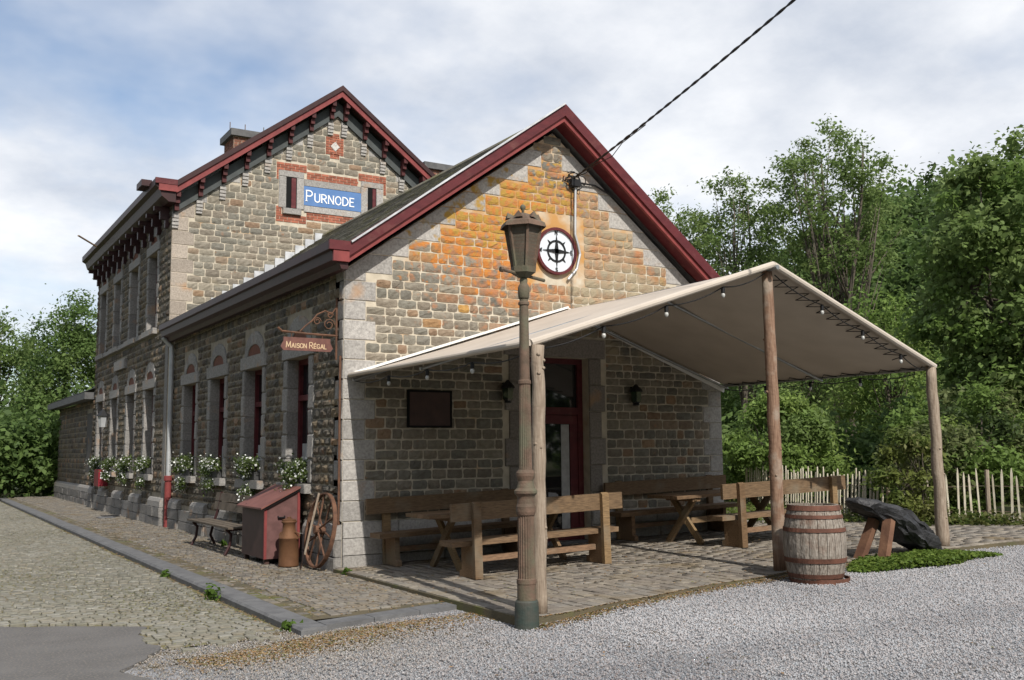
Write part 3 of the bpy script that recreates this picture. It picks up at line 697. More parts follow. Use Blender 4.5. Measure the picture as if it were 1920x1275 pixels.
for (x_e,z_e) in((-.09,ZB),(XR,ZR0)):
    rf.add([(x_e,ya,z_e),(GC,ya,APZ),(GC,yb,APZ),(x_e,yb,z_e),(x_e,ya,z_e-.09),(GC,ya,APZ-.09),(GC,yb,APZ-.09),(x_e,yb,z_e-.09)],[(0,1,2,3),(4,7,6,5),(0,4,5,1),(3,2,6,7),(0,3,7,4)])
roof=rf.build('roof',M_SLATE,BLD)
slope_tiles('roof_tiles',-.09,ZB+.004,SL,GC+.09,ya,yb,M_TILE,roof); slope_tiles('roof_tiles',XR,ZR0+.004,SR,XR-GC,ya,yb,M_TILE,roof,sgn=-1)
q=MB(); q.tube([(GC,ya,ZB+SL*(GC+.09)+.02),(GC,yb,ZB+SL*(GC+.09)+.02)],.07,8); q.build('ridge_tiles',M_TILE,roof)
for sg in(1,):   # white verge strip on the left slope
    x_e=GC-sg*(GC+.06); q=MB(); q.bar((x_e,-.38,ZB+.165),(GC-sg*.02,-.38,ZB+SL*(GC+.07)+.165),.10,.025,(0,0,1)); q.build('verge_strip',M_LEAD,roof)
# barge boards: outer dark board, inner lighter moulding, soffit
def barge(par,xc,ze,half,sl,y,hts,ext_,mo,mi_,right=None):
    zap=ze+sl*half
    for sg in(1,-1):
        hf,ze_=(half,ze) if (sg>0 or right is None) else (right[0],zap-right[1]*right[0])
        def pt(d,z): return (xc-sg*(half-d),z+sl*d)
        def board(y0,y1,zt,zb,m,nm):
            q=MB(); P=[(xc-sg*hf,ze_+zt),(xc,zap+zt),(xc,zap+zb),(xc-sg*hf,ze_+zb)]
            if sg<0: P=P[::-1]
            q.prism(P,(0,y0,0),(1,0,0),(0,0,1),(0,y1-y0,0)); q.build(nm,m,par)
        board(y-.395,y-.36,hts[0],hts[1],mo,'barge_board'); board(y-.355,y-.30,hts[1]+.05,hts[2],mi_,'barge_moulding'); board(y-.298,y-.02,hts[2]+.10,hts[2]+.04,mo,'soffit')
barge(BLD,GC,4.555,GC+.10,SL,0,(.03,-.18,-.27),.1,M_RED,M_REDL,(GW+.16-GC,SR))
# box gutter / cornice along the side eave with its return at the gable
def cornice(x_in,x_out,y0,y1,zt,zb,par):
    q=MB(); P=[(x_in,zb-.10),(x_in,zt),(x_out,zt),(x_out,zt-.12),(x_out+.05,zt-.14),(x_out+.07,zb+.02),(x_out+.16,zb-.02),(x_out+.2,zb-.10)]
    q.prism(P[::-1],(0,y0+.06,0),(1,0,0),(0,0,1),(0,y1-y0-.06,0)); q.build('eaves_gutter',M_DARKR,par)
    q=MB(); q.box(x_out-.006,x_in,y0+.0,y0+.055,zt-.125,zt+.01); q.build('gutter_return',M_RED,par)
    q=MB(); q.box(x_out+.06,x_in,y0+.015,y0+.056,zb-.0,zt-.13); q.build('gutter_return',M_REDL,par)
cornice(-.085,-.385,-.42,10.52,4.585,4.30,BLD)
q=MB(); q.box(XR,XR+.24,-.36,10.6,ZR0-.24,ZR0-.01); q.build('eaves_gutter',M_DARKR,BLD)
# stepped flashing where the low roof meets the tall gable
x=.05
while x<5.9:
    z0=ZB+SL*(min(x,2*GC-x)+.09); 
    if x<3.6 or True:
        q=MB(); d=.24; q.box(x,x+d,10.60,10.632,z0+.0,z0+SL*d+.09); q.build('flashing_step',M_LEAD,BLD)
    x+=.26
    if x>3.5: break
# tall roof
TB=7.98; ya,yb=10.27,21.3; rf=MB(); half=TC-TX0+.0
for sg in(1,-1):
    x_e=TC-sg*half; ap=TB+TSL*half
    rf.add([(x_e,ya,TB),(TC,ya,ap),(TC,yb,ap),(x_e,yb,TB),(x_e,ya,TB-.08),(TC,ya,ap-.08),(TC,yb,ap-.08),(x_e,yb,TB-.08)],[(0,1,2,3),(4,7,6,5),(0,4,5,1),(3,2,6,7),(0,3,7,4)])
troof=rf.build('tall_roof',M_SLATE,BLD)
slope_tiles('roof_tiles',TX0,TB+.004,TSL,half,ya,yb,M_TILE,troof,.24,.26)
barge(BLD,TC,TB,half+.02,TSL,10.62,(.04,-.10,-.26),.1,M_DARKR,M_REDL)
# frieze boards, brackets and granite dentils under the tall gable's barge
for sg in(1,-1):
    q=MB(); zo=-.30
    P=[(TC-sg*half,TB-.30),(TC,TB+TSL*half-.30),(TC,TB+TSL*half-.68),(TC-sg*half,TB-.68)]
    if sg<0: P=P[::-1]
    q.prism(P,(0,10.56,0),(1,0,0),(0,0,1),(0,.07,0)); q.build('frieze_board',M_FRIEZE,BLD)
    n=8
    for i in range(n):
        d=.06+i*(half-.25)/(n-1); x=TC-sg*(half-d); zt=TB+TSL*d-.22
        q=MB(); 
        for (y0,y1,a,b_) in((10.30,10.556,-.14,.0),(10.38,10.556,-.28,-.14),(10.46,10.556,-.44,-.28)): q.box(x-.05,x+.05,y0,y1,zt+a,zt+b_-.002)
        q.build('bracket',M_BRKT,BLD)
        q=MB()
        for j in range(3): q.box(x-.075,x+.075,10.60-.05+.012*j,10.637,zt-.60-j*.085,zt-.535-j*.085)
        q.box(x-.07,x+.07,10.60,10.636,zt-.84,zt-.46); q.col=(.95,.93,.88); q.build('dentil_block',M_GRAN,BLD)
# tall eaves
q=MB(); P=[(-.14,7.5),(-.14,8.0),(-.62,8.02),(-.62,7.86),(-.52,7.8),(-.46,7.62),(-.3,7.5)]
q.prism(P[::-1],(0,10.24,0),(1,0,0),(0,0,1),(0,11.0,0)); q.build('eaves_gutter',M_DARKR,BLD)
q=MB(); q.box(-.625,-.12,10.18,10.236,7.90,8.03); q.build('gutter_return',M_RED,BLD); q=MB(); q.box(-.54,-.12,10.19,10.236,7.74,7.895); q.build('gutter_return',M_REDL,BLD)
for i in range(12):
    y=10.9+i*.88; q=MB()
    for (xo,a,b_) in((-.50,7.40,7.5),(-.36,7.2,7.4),(-.24,7.0,7.2)): q.box(xo,-.13,y-.06,y+.06,a,b_-.002)
    q.build('eaves_bracket',M_DARKR,BLD)
q=MB(); q.box(-.80,-.56,10.9,11.5,7.98,8.13); q.build("gutter_hopper",M_DARKR,BLD)
q=MB(); q.bar((-.62,18.4,7.86),(-1.25,17.6,7.98),.05,.03); q.build("gutter_spout",M_WOOD,BLD)
# annex roof
q=MB(); q.add([(-.42,TY1+.02,3.62),(-.42,30.5,3.62),(3.4,28.0,5.2),(3.4,TY1+.02,5.2),(7,30.5,3.62)],[(0,3,2,1),(1,2,4)]); q.box(-.42,-.10,TY1+.02,30.5,3.38,3.60); q.build('annex_roof',M_SLATE,BLD)
q=MB(); q.tube([(.9,24,4.0),(.9,24,5.2)],.13,10); q.build('stove_pipe',M_BLACK,BLD)
# chimneys
def chimney(x0,x1,y0,y1,zb,zt):
    q=MB(); q.box(x0,x1,y0,y1,zb,zt-.18); c=q.build('chimney',M_MORT,troof)
    z=zb;k=0
    fr=Fr((0,y0,0),(1,0,0),(0,-1,0)); fl=Fr((x0,0,0),(0,1,0),(-1,0,0))
    while z<zt-.2:
        for f_,a,b_ in((fr,x0,x1),(fl,y0,y1)):
            u=a-(.1 if k%2 else 0)
            while u<b_-.01:
                p,r_=max(u,a),min(u+.21,b_)
                if r_-p>.03:
                    g=.006; cc=random.uniform(.5,1.0); pp=[(p+g,z+g),(r_-g,z+g),(r_-g,z+.07-g),(p+g,z+.07-g)]
                    fs=[(0,1,5,4),(1,2,6,5),(2,3,7,6),(3,0,4,7),(4,5,6,7)]
                    PIECES.append(('chimney_brick',[f_.p(*w,-.01) for w in pp]+[f_.p(*w,.008) for w in pp],fs if not f_.flip() else [w[::-1] for w in fs],(cc*.8,cc*.95,cc),troof,M_BRICK))
                u+=.21
        z+=.07;k+=1
    q=MB(); q.box(x0-.10,x1+.10,y0-.10,y1+.10,zt-.18,zt); q.build('chimney_cap',M_SLATE,troof)
chimney(1.68,2.42,12.0,12.9,8.9,10.07); chimney(7.05,8.0,11.5,12.5,7.9,9.83)
for x in(1.6,2.0,2.5):
    q=MB(); q.tube([(x,12.1,10.06),(x,12.1,10.28)],.012,5); q.build('lightning_spike',M_IRON,troof)
# ---- emit stones: the 300 of a kind that show largest as single objects, the rest joined per wall
from collections import defaultdict
byk=defaultdict(list)
for p in PIECES: byk[p[0]].append(p)
for kind,L_ in byk.items():
    def size(p):
        c=np.mean(np.array(p[1]),0); x,y,d=project(c)
        if d<=0 or not(0<x<1920 and 0<y<1275): return 0
        q=[project(v)[:2] for v in p[1]]; q=np.array(q); return float(np.prod(q.max(0)-q.min(0)))
    o=sorted(L_,key=size,reverse=True); lim=300
    for p in o[:lim]:
        b=MB(); b.col=p[3]; b.add(p[1],p[2]); b.build(kind,p[5],p[4])
    rest=defaultdict(list)
    for p in o[lim:]: rest[(p[4].name,p[5].name)].append(p)
    for (pn,mn),ps in rest.items():
        b=MB()
        for p in ps: b.col=p[3]; b.add(p[1],p[2])
        b.build(kind+'_work',ps[0][5],ps[0][4],kind='stuff')
# ---------------------------------------------------------------- gable fittings (parts of the building)
q=MB()
for (a,b,c,d) in((DL,DL+.10,.06,DT),(DR-.10,DR,.06,DT),(DL+.10,DR-.10,DT-.09,DT),(DL+.10,DR-.10,2.20,2.32)): q.box(a,b,.17,.26,c,d)
dr=q.build('door',M_RED,BLD)
q=MB(); a,b=DL+.10,DR-.10
for (u0,u1,c,d) in((a,a+.15,.10,2.19),(b-.15,b,.10,2.19),(a+.15,b-.15,2.05,2.19),(a+.15,b-.15,.10,.34)): q.box(u0,u1,.19,.24,c,d)
q.build('door_leaf',M_RED,dr)
q=MB(); q.box(a+.15,b-.15,.215,.222,.34,2.05); q.build('pane',M_GLASS,dr)
q=MB(); q.box(a,b,.215,.222,2.32,DT-.09); q.build('pane',M_GLASS,dr)
q=MB(); q.box(b-.32,b-.16,.205,.213,.34,2.04); q.build('curtain',M_CURT,dr)
q=MB(); q.box(a+.05,a+.09,.165,.188,.92,1.16); q.bar((a+.07,.15,1.08),(a+.20,.15,1.08),.02,.02); q.bar((a+.07,.19,1.08),(a+.07,.14,1.08),.02,.02); q.build('handle',M_STEEL,dr)
q=MB(); q.box(DL+.002,DR-.002,-.02,.5,-.1,tz(3.7)+.045); q.build('door_step',M_KERB,BLD)
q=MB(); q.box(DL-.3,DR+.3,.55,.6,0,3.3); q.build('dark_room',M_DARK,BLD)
# compass rose in the round opening
CX,CZ_=3.70,4.885; dial=thing('round_window','round white window dial with black compass rose in red ring','window',(CX,-.03,CZ_))
def ring(mb,r0_,r1_,y0,y1,n=40):
    vs=[];fs=[]
    for k in range(n):
        t=2*math.pi*k/n; c,s_=math.cos(t),math.sin(t)
        vs+=[(CX+r0_*c,y0,CZ_+r0_*s_),(CX+r1_*c,y0,CZ_+r1_*s_),(CX+r1_*c,y1,CZ_+r1_*s_),(CX+r0_*c,y1,CZ_+r0_*s_)]
    for k in range(n):
        a=4*k;b=4*((k+1)%n)
        for i in range(4): fs.append((a+i,b+i,b+(i+1)%4,a+(i+1)%4))
    return mb.add(vs,fs)
dial.parent=None
q=MB(); q.prism([(.355*math.cos(t),.355*math.sin(t)) for t in np.linspace(0,2*math.pi,40,endpoint=False)],(CX,-.042,CZ_),(1,0,0),(0,0,1),(0,.03,0)); q.build('dial',M_DIAL,dial)
q=ring(MB(),.35,.395,-.075,-.005); q.build('ring',M_RED,dial)
q=ring(MB(),.155,.188,-.052,-.044); q.build('compass_circle',M_BLACK,dial)
for k in range(8):
    t=math.pi/4*k; L=(.275 if k%2==0 else .25); w=.04 if k%2==0 else .02
    d=(math.cos(t),math.sin(t)); e=(-d[1],d[0]); r0_=.0 if k%2==0 else .17
    P=[(d[0]*L,d[1]*L),(d[0]*r0_+e[0]*w,d[1]*r0_+e[1]*w),(d[0]*r0_-e[0]*w,d[1]*r0_-e[1]*w)]
    q=MB(); q.prism(P,(CX,-.058+.001*(k%2),CZ_),(1,0,0),(0,0,1),(0,.012,0)); q.build('compass_point',M_BLACK,dial)
# stroke letters with serifs
GL={'P':[[(0,0),(0,1)],'bowlT'],'U':[[(0,1),(0,.3)],[(.6,1),(.6,.3)],'arcB'],'R':[[(0,0),(0,1)],'bowlT',[(.25,.48),(.62,0)]],'N':[[(0,0),(0,1)],[(0,1),(.62,0)],[(.62,0),(.62,1)]],'O':['ring'],'D':[[(0,0),(0,1)],'bowlD'],'E':[[(0,0),(0,1)],[(0,1),(.5,1)],[(0,.52),(.42,.52)],[(0,0),(.52,0)]],'S':['ess'],'W':[[(0,1),(.2,0)],[(.2,0),(.4,.8)],[(.4,.8),(.6,0)],[(.6,0),(.8,1)]],
 'M':[[(0,0),(.06,1)],[(.06,1),(.38,.15)],[(.38,.15),(.7,1)],[(.7,1),(.76,0)]],'A':[[(0,0),(.33,1)],[(.33,1),(.66,0)],[(.14,.36),(.52,.36)]],'I':[[(.1,0),(.1,1)]],'G':['gee'],'L':[[(0,0),(0,1)],[(0,0),(.5,0)]],'/':[[(.15,1.12),(.35,1.28)]]}
def arc(cx,cy,rx,ry,a0,a1,n=12): return [(cx+rx*math.cos(R(a0+(a1-a0)*i/n)),cy+ry*math.sin(R(a0+(a1-a0)*i/n))) for i in range(n+1)]
SPEC={'bowlT':[(0,1),(.25,1)]+arc(.28,.74,.28,.26,90,-90)+[(.0,.48)],'bowlD':[(0,1),(.15,1)]+arc(.17,.5,.5,.5,90,-90)+[(0,0)],'arcB':arc(.3,.3,.3,.3,180,360),'ring':arc(.36,.5,.36,.5,0,360,24),'ess':arc(.27,.75,.24,.24,20,270)+arc(.27,.26,.26,.26,90,-160),'gee':arc(.36,.5,.36,.5,40,320,20)+[(.66,.42),(.42,.42)]}
WID={'P':.62,'U':.66,'R':.66,'N':.68,'O':.76,'D':.72,'E':.58,'S':.56,'M':.82,'A':.72,'I':.26,'G':.76,'L':.56,' ':.4,'W':.85}
def letters(txt,fr,u,v,h,wt,m,parent,first=None,n0=.0,kern=.12,serif=True):
    i=0
    while i<len(txt):
        ch=txt[i]; acc=ch=='É'; ch='E' if acc else ch
        hh=first if(first and (i==0 or txt[i-1]==' ')) else h
        if ch!=' ':
            q=MB()
            strokes=[(SPEC[s_] if isinstance(s_,str) else s_) for s_ in GL[ch]]
            if acc: strokes=strokes+GL['/']
            for k,st in enumerate(strokes):
                pts=[np.array(p_,float)*hh+np.array((u,v)) for p_ in st]; nn=len(pts); L_=[];R_=[]
                for j_ in range(nn):
                    d_=pts[min(j_+1,nn-1)]-pts[max(j_-1,0)]; d_/=np.linalg.norm(d_); e_=np.array((-d_[1],d_[0]))*wt/2
                    x_=d_*wt*.3*((j_==nn-1)*1.0-(j_==0)*1.0)
                    L_.append(pts[j_]+e_+x_); R_.append(pts[j_]-e_+x_)
                n1_=n0+.002+.0007*k; vs=[fr.p(*p_,n0-.004) for p_ in L_+R_]+[fr.p(*p_,n1_) for p_ in L_+R_]; o_=2*nn
                for j_ in range(nn-1):
                    pass
                fs=[(o_+nn+j_,o_+nn+j_+1,o_+j_+1,o_+j_) for j_ in range(nn-1)]+[(j_,o_+j_,o_+j_+1,j_+1) for j_ in range(nn-1)]+[(nn+j_+1,o_+nn+j_+1,o_+nn+j_,nn+j_) for j_ in range(nn-1)]
                q.add(vs,fs)
                if serif and not isinstance(GL[ch][min(k,len(GL[ch])-1)],str):
                    for e_ in(st[0],st[-1]):
                        if e_[1] in(0,1) and abs(st[0][1]-st[-1][1])>.5: q.bar(fr.p(u+(e_[0]-.10)*hh,v+e_[1]*hh,n0+.0032+.0003*k),fr.p(u+(e_[0]+.10)*hh,v+e_[1]*hh,n0+.0032+.0003*k),.006,wt*.55,(0,0,1))
            q.build('letter',m,parent)
        u+=(WID.get(ch,.6)+kern)*hh; i+=1
    return u
FD=Fr((CX,0,CZ_),(1,0,0),(0,-1,0))
for ch,(a,b) in {'N':(-.025,.277),'S':(-.02,-.345),'E':(.283,-.035),'W':(-.345,-.035)}.items(): letters(ch,FD,a,b,.066,.013,M_BLACK,dial,n0=.05,serif=False)
# station name panel
sg_=thing('station_name_sign','blue enamel station name panel lettered in white on the tall gable','sign',(3.9,10.62,7.93))
q=MB(); q.box(3.075,4.735,10.622,10.640,7.915,8.415); q.build('panel',M_BLUE,sg_)
letters('PURNODE',Fr((0,10.617,0),(1,0,0),(0,-1,0)),3.19,8.03,.215,.028,M_LETTER,sg_,first=.275,kern=.20)
# hanging sign on a wrought-iron bracket at the corner
hs=thing('hanging_sign','rusty hanging sign on a wrought-iron scroll bracket at the building corner','sign',(0,.17,3.1))
q=MB(); q.tube([(-.045,.17,2.95),(-.045,.17,3.85)],.016,6); q.build('wall_bar',M_RUST,hs)
q=MB(); q.tube([(-.03,.17,3.30),(-.5,.17,3.31),(-.86,.17,3.33),(-.92,.17,3.38)],.017,6); q.build('bracket_arm',M_RUST,hs)
q=MB()
q.tube([(-.05,.17,3.72),(-.12,.17,3.62),(-.22,.17,3.66),(-.34,.17,3.60),(-.42,.17,3.50),(-.52,.17,3.42),(-.60,.17,3.335)],.012,6); q.build('scroll',M_RUST,hs)
for (cx,cz,r_) in((-.16,3.46,.09),(-.34,3.50,.06),(-.14,3.60,.05)):
    q=MB(); q.tube([(cx+r_*(1-.05*i)*math.cos(i*.7),.17,cz+r_*(1-.05*i)*math.sin(i*.7)) for i in range(14)],.009,5); q.build('scroll',M_RUST,hs)
q=MB(); q.prism([(-.84,3.06),(-.14,3.06),(-.10,3.11),(-.14,3.19),(-.14,3.25),(-.84,3.25),(-.84,3.19),(-.88,3.11)],(0,.158,0),(1,0,0),(0,0,1),(0,.024,0)); q.build('board',mat('rusty_sign_board',(.17,.075,.058),(.11,.05,.042),scale=14,rough=.7),hs)
letters('MAISON RÉGAL',Fr((0,.157,0),(1,0,0),(0,-1,0)),-.80,3.10,.062,.011,M_CREAM,hs,first=.085,kern=.14,serif=False,n0=.002)
q=MB()
for x in(-.72,-.26): q.tube([(x,.17,3.25),(x,.17,3.31)],.006,5)
for x in(-.72,-.26):
    w=MB(); w.tube([(x,.17,3.25),(x,.17,3.32)],.007,5); w.build('hanger',M_RUST,hs)
# downpipe
dp=thing('downpipe','zinc downpipe with red cast-iron foot beside the tall block','downpipe',(-.09,10.42,-.05))
q=MB(); q.tube([(-.3,10.42,4.3),(-.1,10.42,4.1),(-.09,10.42,3.9),(-.09,10.42,1.05)],.055,10); q.build('pipe',M_ZINC,dp)
q=MB(); q.lathe([(.075,-.06),(.075,.98),(.10,1.0),(.10,1.10),(.072,1.11)],(-.09,10.42,0),14); q.build('foot',M_REDL,dp)
# thin rusty conduit on the corner
q=MB(); q.tube([(-.03,.05,-.05),(-.03,.05,3.0)],.018,6); q.build('corner_conduit',M_RUST,None,label='thin rusty pipe running up the corner of the low wing',cat='pipe')
# wall fittings
q=MB(); q.box(1.03,1.71,-.05,-.02,2.0,2.5); mbd=q.build('panel',M_BOXD,None); mb0=thing('menu_board','dark brown notice board on the wall under the awning','board',(1.37,-.02,2.0)); mbd.parent=mb0; mbd.location=(-1.37,.02,-2.0)
q=MB(); 
for (a,b,c,d) in((1.0,1.74,2.5,2.53),(1.0,1.74,1.97,2.0),(1.0,1.03,2.0,2.5),(1.71,1.74,2.0,2.5)): q.box(a,b,-.058,-.018,c,d)
q.build('frame',M_DARK,mb0)
def wall_lantern(x,z,label,fr=FG):
    t=thing('wall_lantern',label,'lamp',fr.p(x,z-.2,.04))
    q=MB(); q.bar(fr.p(x,z+.12,0),fr.p(x,z+.12,.13),.03,.03); q.build('arm',M_BLACK,t)
    c=fr.p(x,0,.14); q=MB(); q.lathe([(.05,z-.17),(.085,z-.13),(.10,z+.04)],c,6); q.build('glass',M_GLASS,t)
    q=MB(); q.lathe([(.12,z+.04),(.10,z+.08),(.05,z+.13),(.015,z+.17)],c,8); q.build('cap',M_BLACK,t); q=MB(); q.lathe([(.055,z-.19),(.06,z-.17)],c,8); q.build('base',M_BLACK,t)
wall_lantern(2.68,2.55,'black wall lantern just left of the doorway under the awning'); wall_lantern(5.22,2.55,'black wall lantern between the doorway and the right-hand wall corner')
t=thing('street_wall_lamp','grey wall lantern on the tall block between flower boxes','lamp',(-.30,17.8,2.4))
q=MB(); q.bar((-.12,18.0,2.75),(-.32,17.8,2.80),.03,.03); q.build('arm',M_BLACK,t); q=MB(); q.lathe([(.10,2.40),(.15,2.72)],(-.36,17.8,0),6); q.build('glass',M_ZINC,t); q=MB(); q.lathe([(.20,2.722),(.06,2.88),(.02,2.93)],(-.36,17.8,0),6); q.build('cap',M_BLACK,t)
t=thing('letter_box','dark red letter box with a white notice on the street wall','letter box',(-.24,18.2,.7))
q=MB(); q.box(-.42,-.16,17.85,18.6,.68,1.16); q.build('box',M_REDBOX,t); q=MB(); q.box(-.37,-.21,17.843,17.849,.90,1.09); q.build('notice',M_NOTICE,t)
# insulator, drop cable, conduit
ins=thing('cable_bracket','tangle of black service cable and insulators on the gable','cable',(4.05,-.02,6.0))
q=MB(); q.box(3.98,4.16,-.12,-.03,6.02,6.14); q.build('junction_box',M_BLACK,ins)
for i in range(7):
    random.seed(40+i); cx,cz=4.06+random.uniform(-.12,.12),6.12+random.uniform(-.08,.1); r_=random.uniform(.08,.2)
    q=MB(); q.tube([(cx+r_*math.cos(a),-.06-.04*math.sin(a*2+i),cz+r_*.7*math.sin(a)) for a in np.linspace(i,i+4.6,12)],.009,5); q.build('cable_loop',M_BLACK,ins)
q=MB(); q.tube([(4.1,-.05,6.05),(4.09,-.045,5.6),(4.08,-.045,5.2),(4.13,-.05,5.05),(4.17,-.05,4.88),(4.10,-.05,4.62),(3.92,-.05,4.43)],.022,7); q.build('conduit',M_ZINC,ins)
q=MB(); q.tube([(4.15,-.06,6.1),(4.5,-.05,6.10),(4.9,-.05,5.95),(5.6,-.05,5.42),(6.5,-.05,4.76),(7.0,-.05,4.42)],.016,6); q.build('rake_cable',M_BLACK,ins)
def twist(A,B_,sag,r_,off,turns,n=160):
    o=[]
    for i in range(n+1):
        t_=i/n; p=Vector(A).lerp(Vector(B_),t_); p.z-=sag*4*t_*(1-t_); a=turns*2*math.pi*t_+off; o.append(p+Vector((math.cos(a)*r_,0,math.sin(a)*r_)))
    return o
pc=thing('power_cable','twisted black overhead cable running from the gable to the sky','cable',(4.03,-.1,6.15))
for k in range(2):
    q=MB(); q.tube(twist((4.03,-.1,6.15),(2.25,-15.2,8.9),.28,.009,k*math.pi,34,320),.0115,5); q.build('strand',M_BLACK,pc)
q=MB(); q.tube([(4.03,-.1,6.15),(4.0,-.5,6.14),(3.97,-.8,6.2),(3.93,-1.3,6.2),(3.9,-1.6,6.33),(3.8,-2.3,6.4)],.007,5); q.build('loose_wire',M_BLACK,pc)
# ---------------------------------------------------------------- awning
AW=thing('awning','beige canvas awning on log posts over the terrace','awning',(3.9,-2.4,0))
xl,xm,xr=.10,3.92,7.34; zl,zm,zr_=2.72,3.93,2.78
yf=lambda x:-4.86+.07*x
def cloth(x0,z0,x1,z1,name,nx=34,ny=44):
    from mathutils import noise as mn
    V=[];F=[]; th=.008
    for s_ in(0,1):
        for j in range(ny+1):
            for i in range(nx+1):
                s1=i/nx;t1=j/ny;x=x0+(x1-x0)*s1;y=-.03+(yf(x)+.03)*t1; z=z0+(z1-z0)*s1-.06*math.sin(math.pi*s1)*(.4+.6*math.sin(math.pi*t1))-.02*math.sin(math.pi*t1)+math.sin(math.pi*t1)**.3*math.sin(math.pi*s1)**.4*(.014*mn.noise(Vector((x*.9+y*.5,y*1.1,1)))+.010*mn.noise(Vector((x*1.2,y*4.5+x*1.5,7)))); V.append((x,y,z-s_*th))
    n=(nx+1)*(ny+1)
    for j in range(ny):
        for i in range(nx):
            a=j*(nx+1)+i; q_=(a,a+1,a+nx+2,a+nx+1); F.append(q_[::-1]); F.append(tuple(n+w for w in q_))
    for i in range(nx):
        for (a,b) in((i,i+1),(ny*(nx+1)+i,ny*(nx+1)+i+1)): F.append((a,b,n+b,n+a))
    for j in range(ny):
        for a,b in((j*(nx+1),(j+1)*(nx+1)),(j*(nx+1)+nx,(j+1)*(nx+1)+nx)): F.append((a,b,n+b,n+a))
    b=MB(); b.add(V,F); return b.build(name,M_CANVAS,AW,smooth=True)
cloth(xl,zl,xm,zm,'canvas'); cloth(xm,zm,xr,zr_,'canvas')
def pipe(a,b,r_,m,nm,n=10):
    q=MB(); q.tube([a,b],r_,n); return q.build(nm,m,AW,smooth=False)
E_=.0
pipe((xl-.02,-.04,zl),(xl-.02,yf(xl)-.03,zl),.032,M_CANVAS,'edge_hem'); pipe((xr,-.04,zr_-.02),(xr,yf(xr)-.03,zr_-.02),.032,M_STEEL,'edge_pipe'); pipe((xm,-.04,zm-.045),(xm,yf(xm)-.10,zm-.045),.03,M_STEEL,'ridge_pipe')
pipe((xl,yf(xl)-.02,zl),(xm,yf(xm)-.02,zm),.042,M_CANVAS,'edge_hem'); pipe((xm,yf(xm)-.02,zm),(xr+.03,yf(xr)-.02,zr_),.042,M_CANVAS,'edge_hem')
for y_ in(-2.3,-.12): pipe((xm,y_,zm-.09),(xr,y_,zr_-.08),.022,M_STEEL,'rafter'); pipe((xl,y_,zl-.08),(xm,y_,zm-.09),.022,M_STEEL,'rafter')
q=MB(); q.bar((xl+.05,-.035,zl+.035),(xm,-.035,zm+.035),.05,.035); q.build('wall_flashing',M_WHITE,AW)
q=MB(); q.bar((xm,-.035,zm-.02),(xr,-.035,zr_-.10),.02,.10); q.build('wall_flashing',M_WHITE,AW)
# lacing of the front edge and of the right eave
q=MB(); p=[]
for i in range(27):
    t_=.06+.80*i/26; x=xm+(xr-xm)*t_; z=zm+(zr_-zm)*t_; p.append((x,yf(x)+(.02 if i%2 else .34),z-.03-(.03 if not i%2 else .03)))
q.tube(p,.008,4); q.build('lacing',M_BLACK,AW)
q=MB(); p=[]
for i in range(23): y_=-.3-4.0*i/22; p.append((xr-(.0 if i%2 else .16),y_,zr_+(.0 if i%2 else .045)-.045))
q.tube(p,.008,4); q.build('lacing',M_BLACK,AW)
def log(name,x,y,z0,z1,r0_,r1_,m,seed,lean=(0,0)):
    random.seed(seed); q=MB(); n=14; pts=[];rs=[]
    for i in range(n+1):
        t_=i/n; pts.append((x+lean[0]*t_+random.uniform(-.008,.008),y+lean[1]*t_+random.uniform(-.008,.008),z0+(z1-z0)*t_)); rs.append((r0_+(r1_-r0_)*t_)*random.uniform(.95,1.06))
    q.tube(pts,rs,12); o=q.build(name,m,AW,smooth=True)
    for i in range(9):
        t_=random.uniform(.15,.97); a=random.uniform(0,6.28); rr_=(r0_+(r1_-r0_)*t_); q=MB(); px,py,pz=x+lean[0]*t_,y+lean[1]*t_,z0+(z1-z0)*t_
        q.tube([(px+math.cos(a)*rr_*.8,py+math.sin(a)*rr_*.8,pz),(px+math.cos(a)*(rr_+.010),py+math.sin(a)*(rr_+.010),pz+.008)],[.026,.010],7); q.build('knot',m,o,smooth=True)
log('post',.17,-4.90,-.05,2.70,.075,.066,M_WOODG,3); log('post',3.99,-4.47,tz(4)-.05,3.90,.088,.068,M_WOODR,4,(-.05,0)); log('post',7.40,-4.33,tz(7.4)-.05,2.78,.088,.072,M_WOODG,5,(-.07,0))
# string of bulbs
SB=thing('string_lights','black cord with white bulbs strung along the awning edge','string lights',(3.9,-4.5,2.6))
def bulb(p):
    q=MB(); q.lathe([(.017,-.0),(.024,-.01),(.024,-.07),(.018,-.075)],p,8); s_=q.build('socket',M_BLACK,SB)
    q=MB(); q.lathe([(.010,-.072),(.022,-.085),(.026,-.105),(.019,-.125),(.005,-.135)],p,10); q.build('bulb',M_BULB,SB,smooth=True)
def cordline(pts):
    q=MB(); o=[]
    for a,b in zip(pts[:-1],pts[1:]):
        for i in range(8): t_=i/8; v=Vector(a).lerp(Vector(b),t_); v.z-=.05*4*t_*(1-t_); o.append(v)
    o.append(Vector(pts[-1])); q.tube(o,.008,5); q.build('cord',M_BLACK,SB)
fp=[]
for i,t_ in enumerate((.02,.27,.52,.77,.97)):
    x=xl+(xm-xl)*t_; fp.append((x,yf(x)+.03,zl+(zm-zl)*t_-.08))
cordline(fp)
for p in fp[1:4]: bulb(p)
fp2=[]
for t_ in(.03,.3,.55,.8,.98): x=xm+(xr-xm)*t_; fp2.append((x,yf(x)+.05,zm+(zr_-zm)*t_-.08))
cordline(fp2)
for p in fp2[1:4]: bulb(p)
fp3=[(xr-.05,-4.1+i*1.0,zr_-.09) for i in range(5)]; cordline(fp3); [bulb(p) for p in fp3[1:4]]
fp4=[(xl+.05,-4.7+i*1.15,zl-.09) for i in range(5)]; cordline(fp4); [bulb(p) for p in fp4[1:4]]
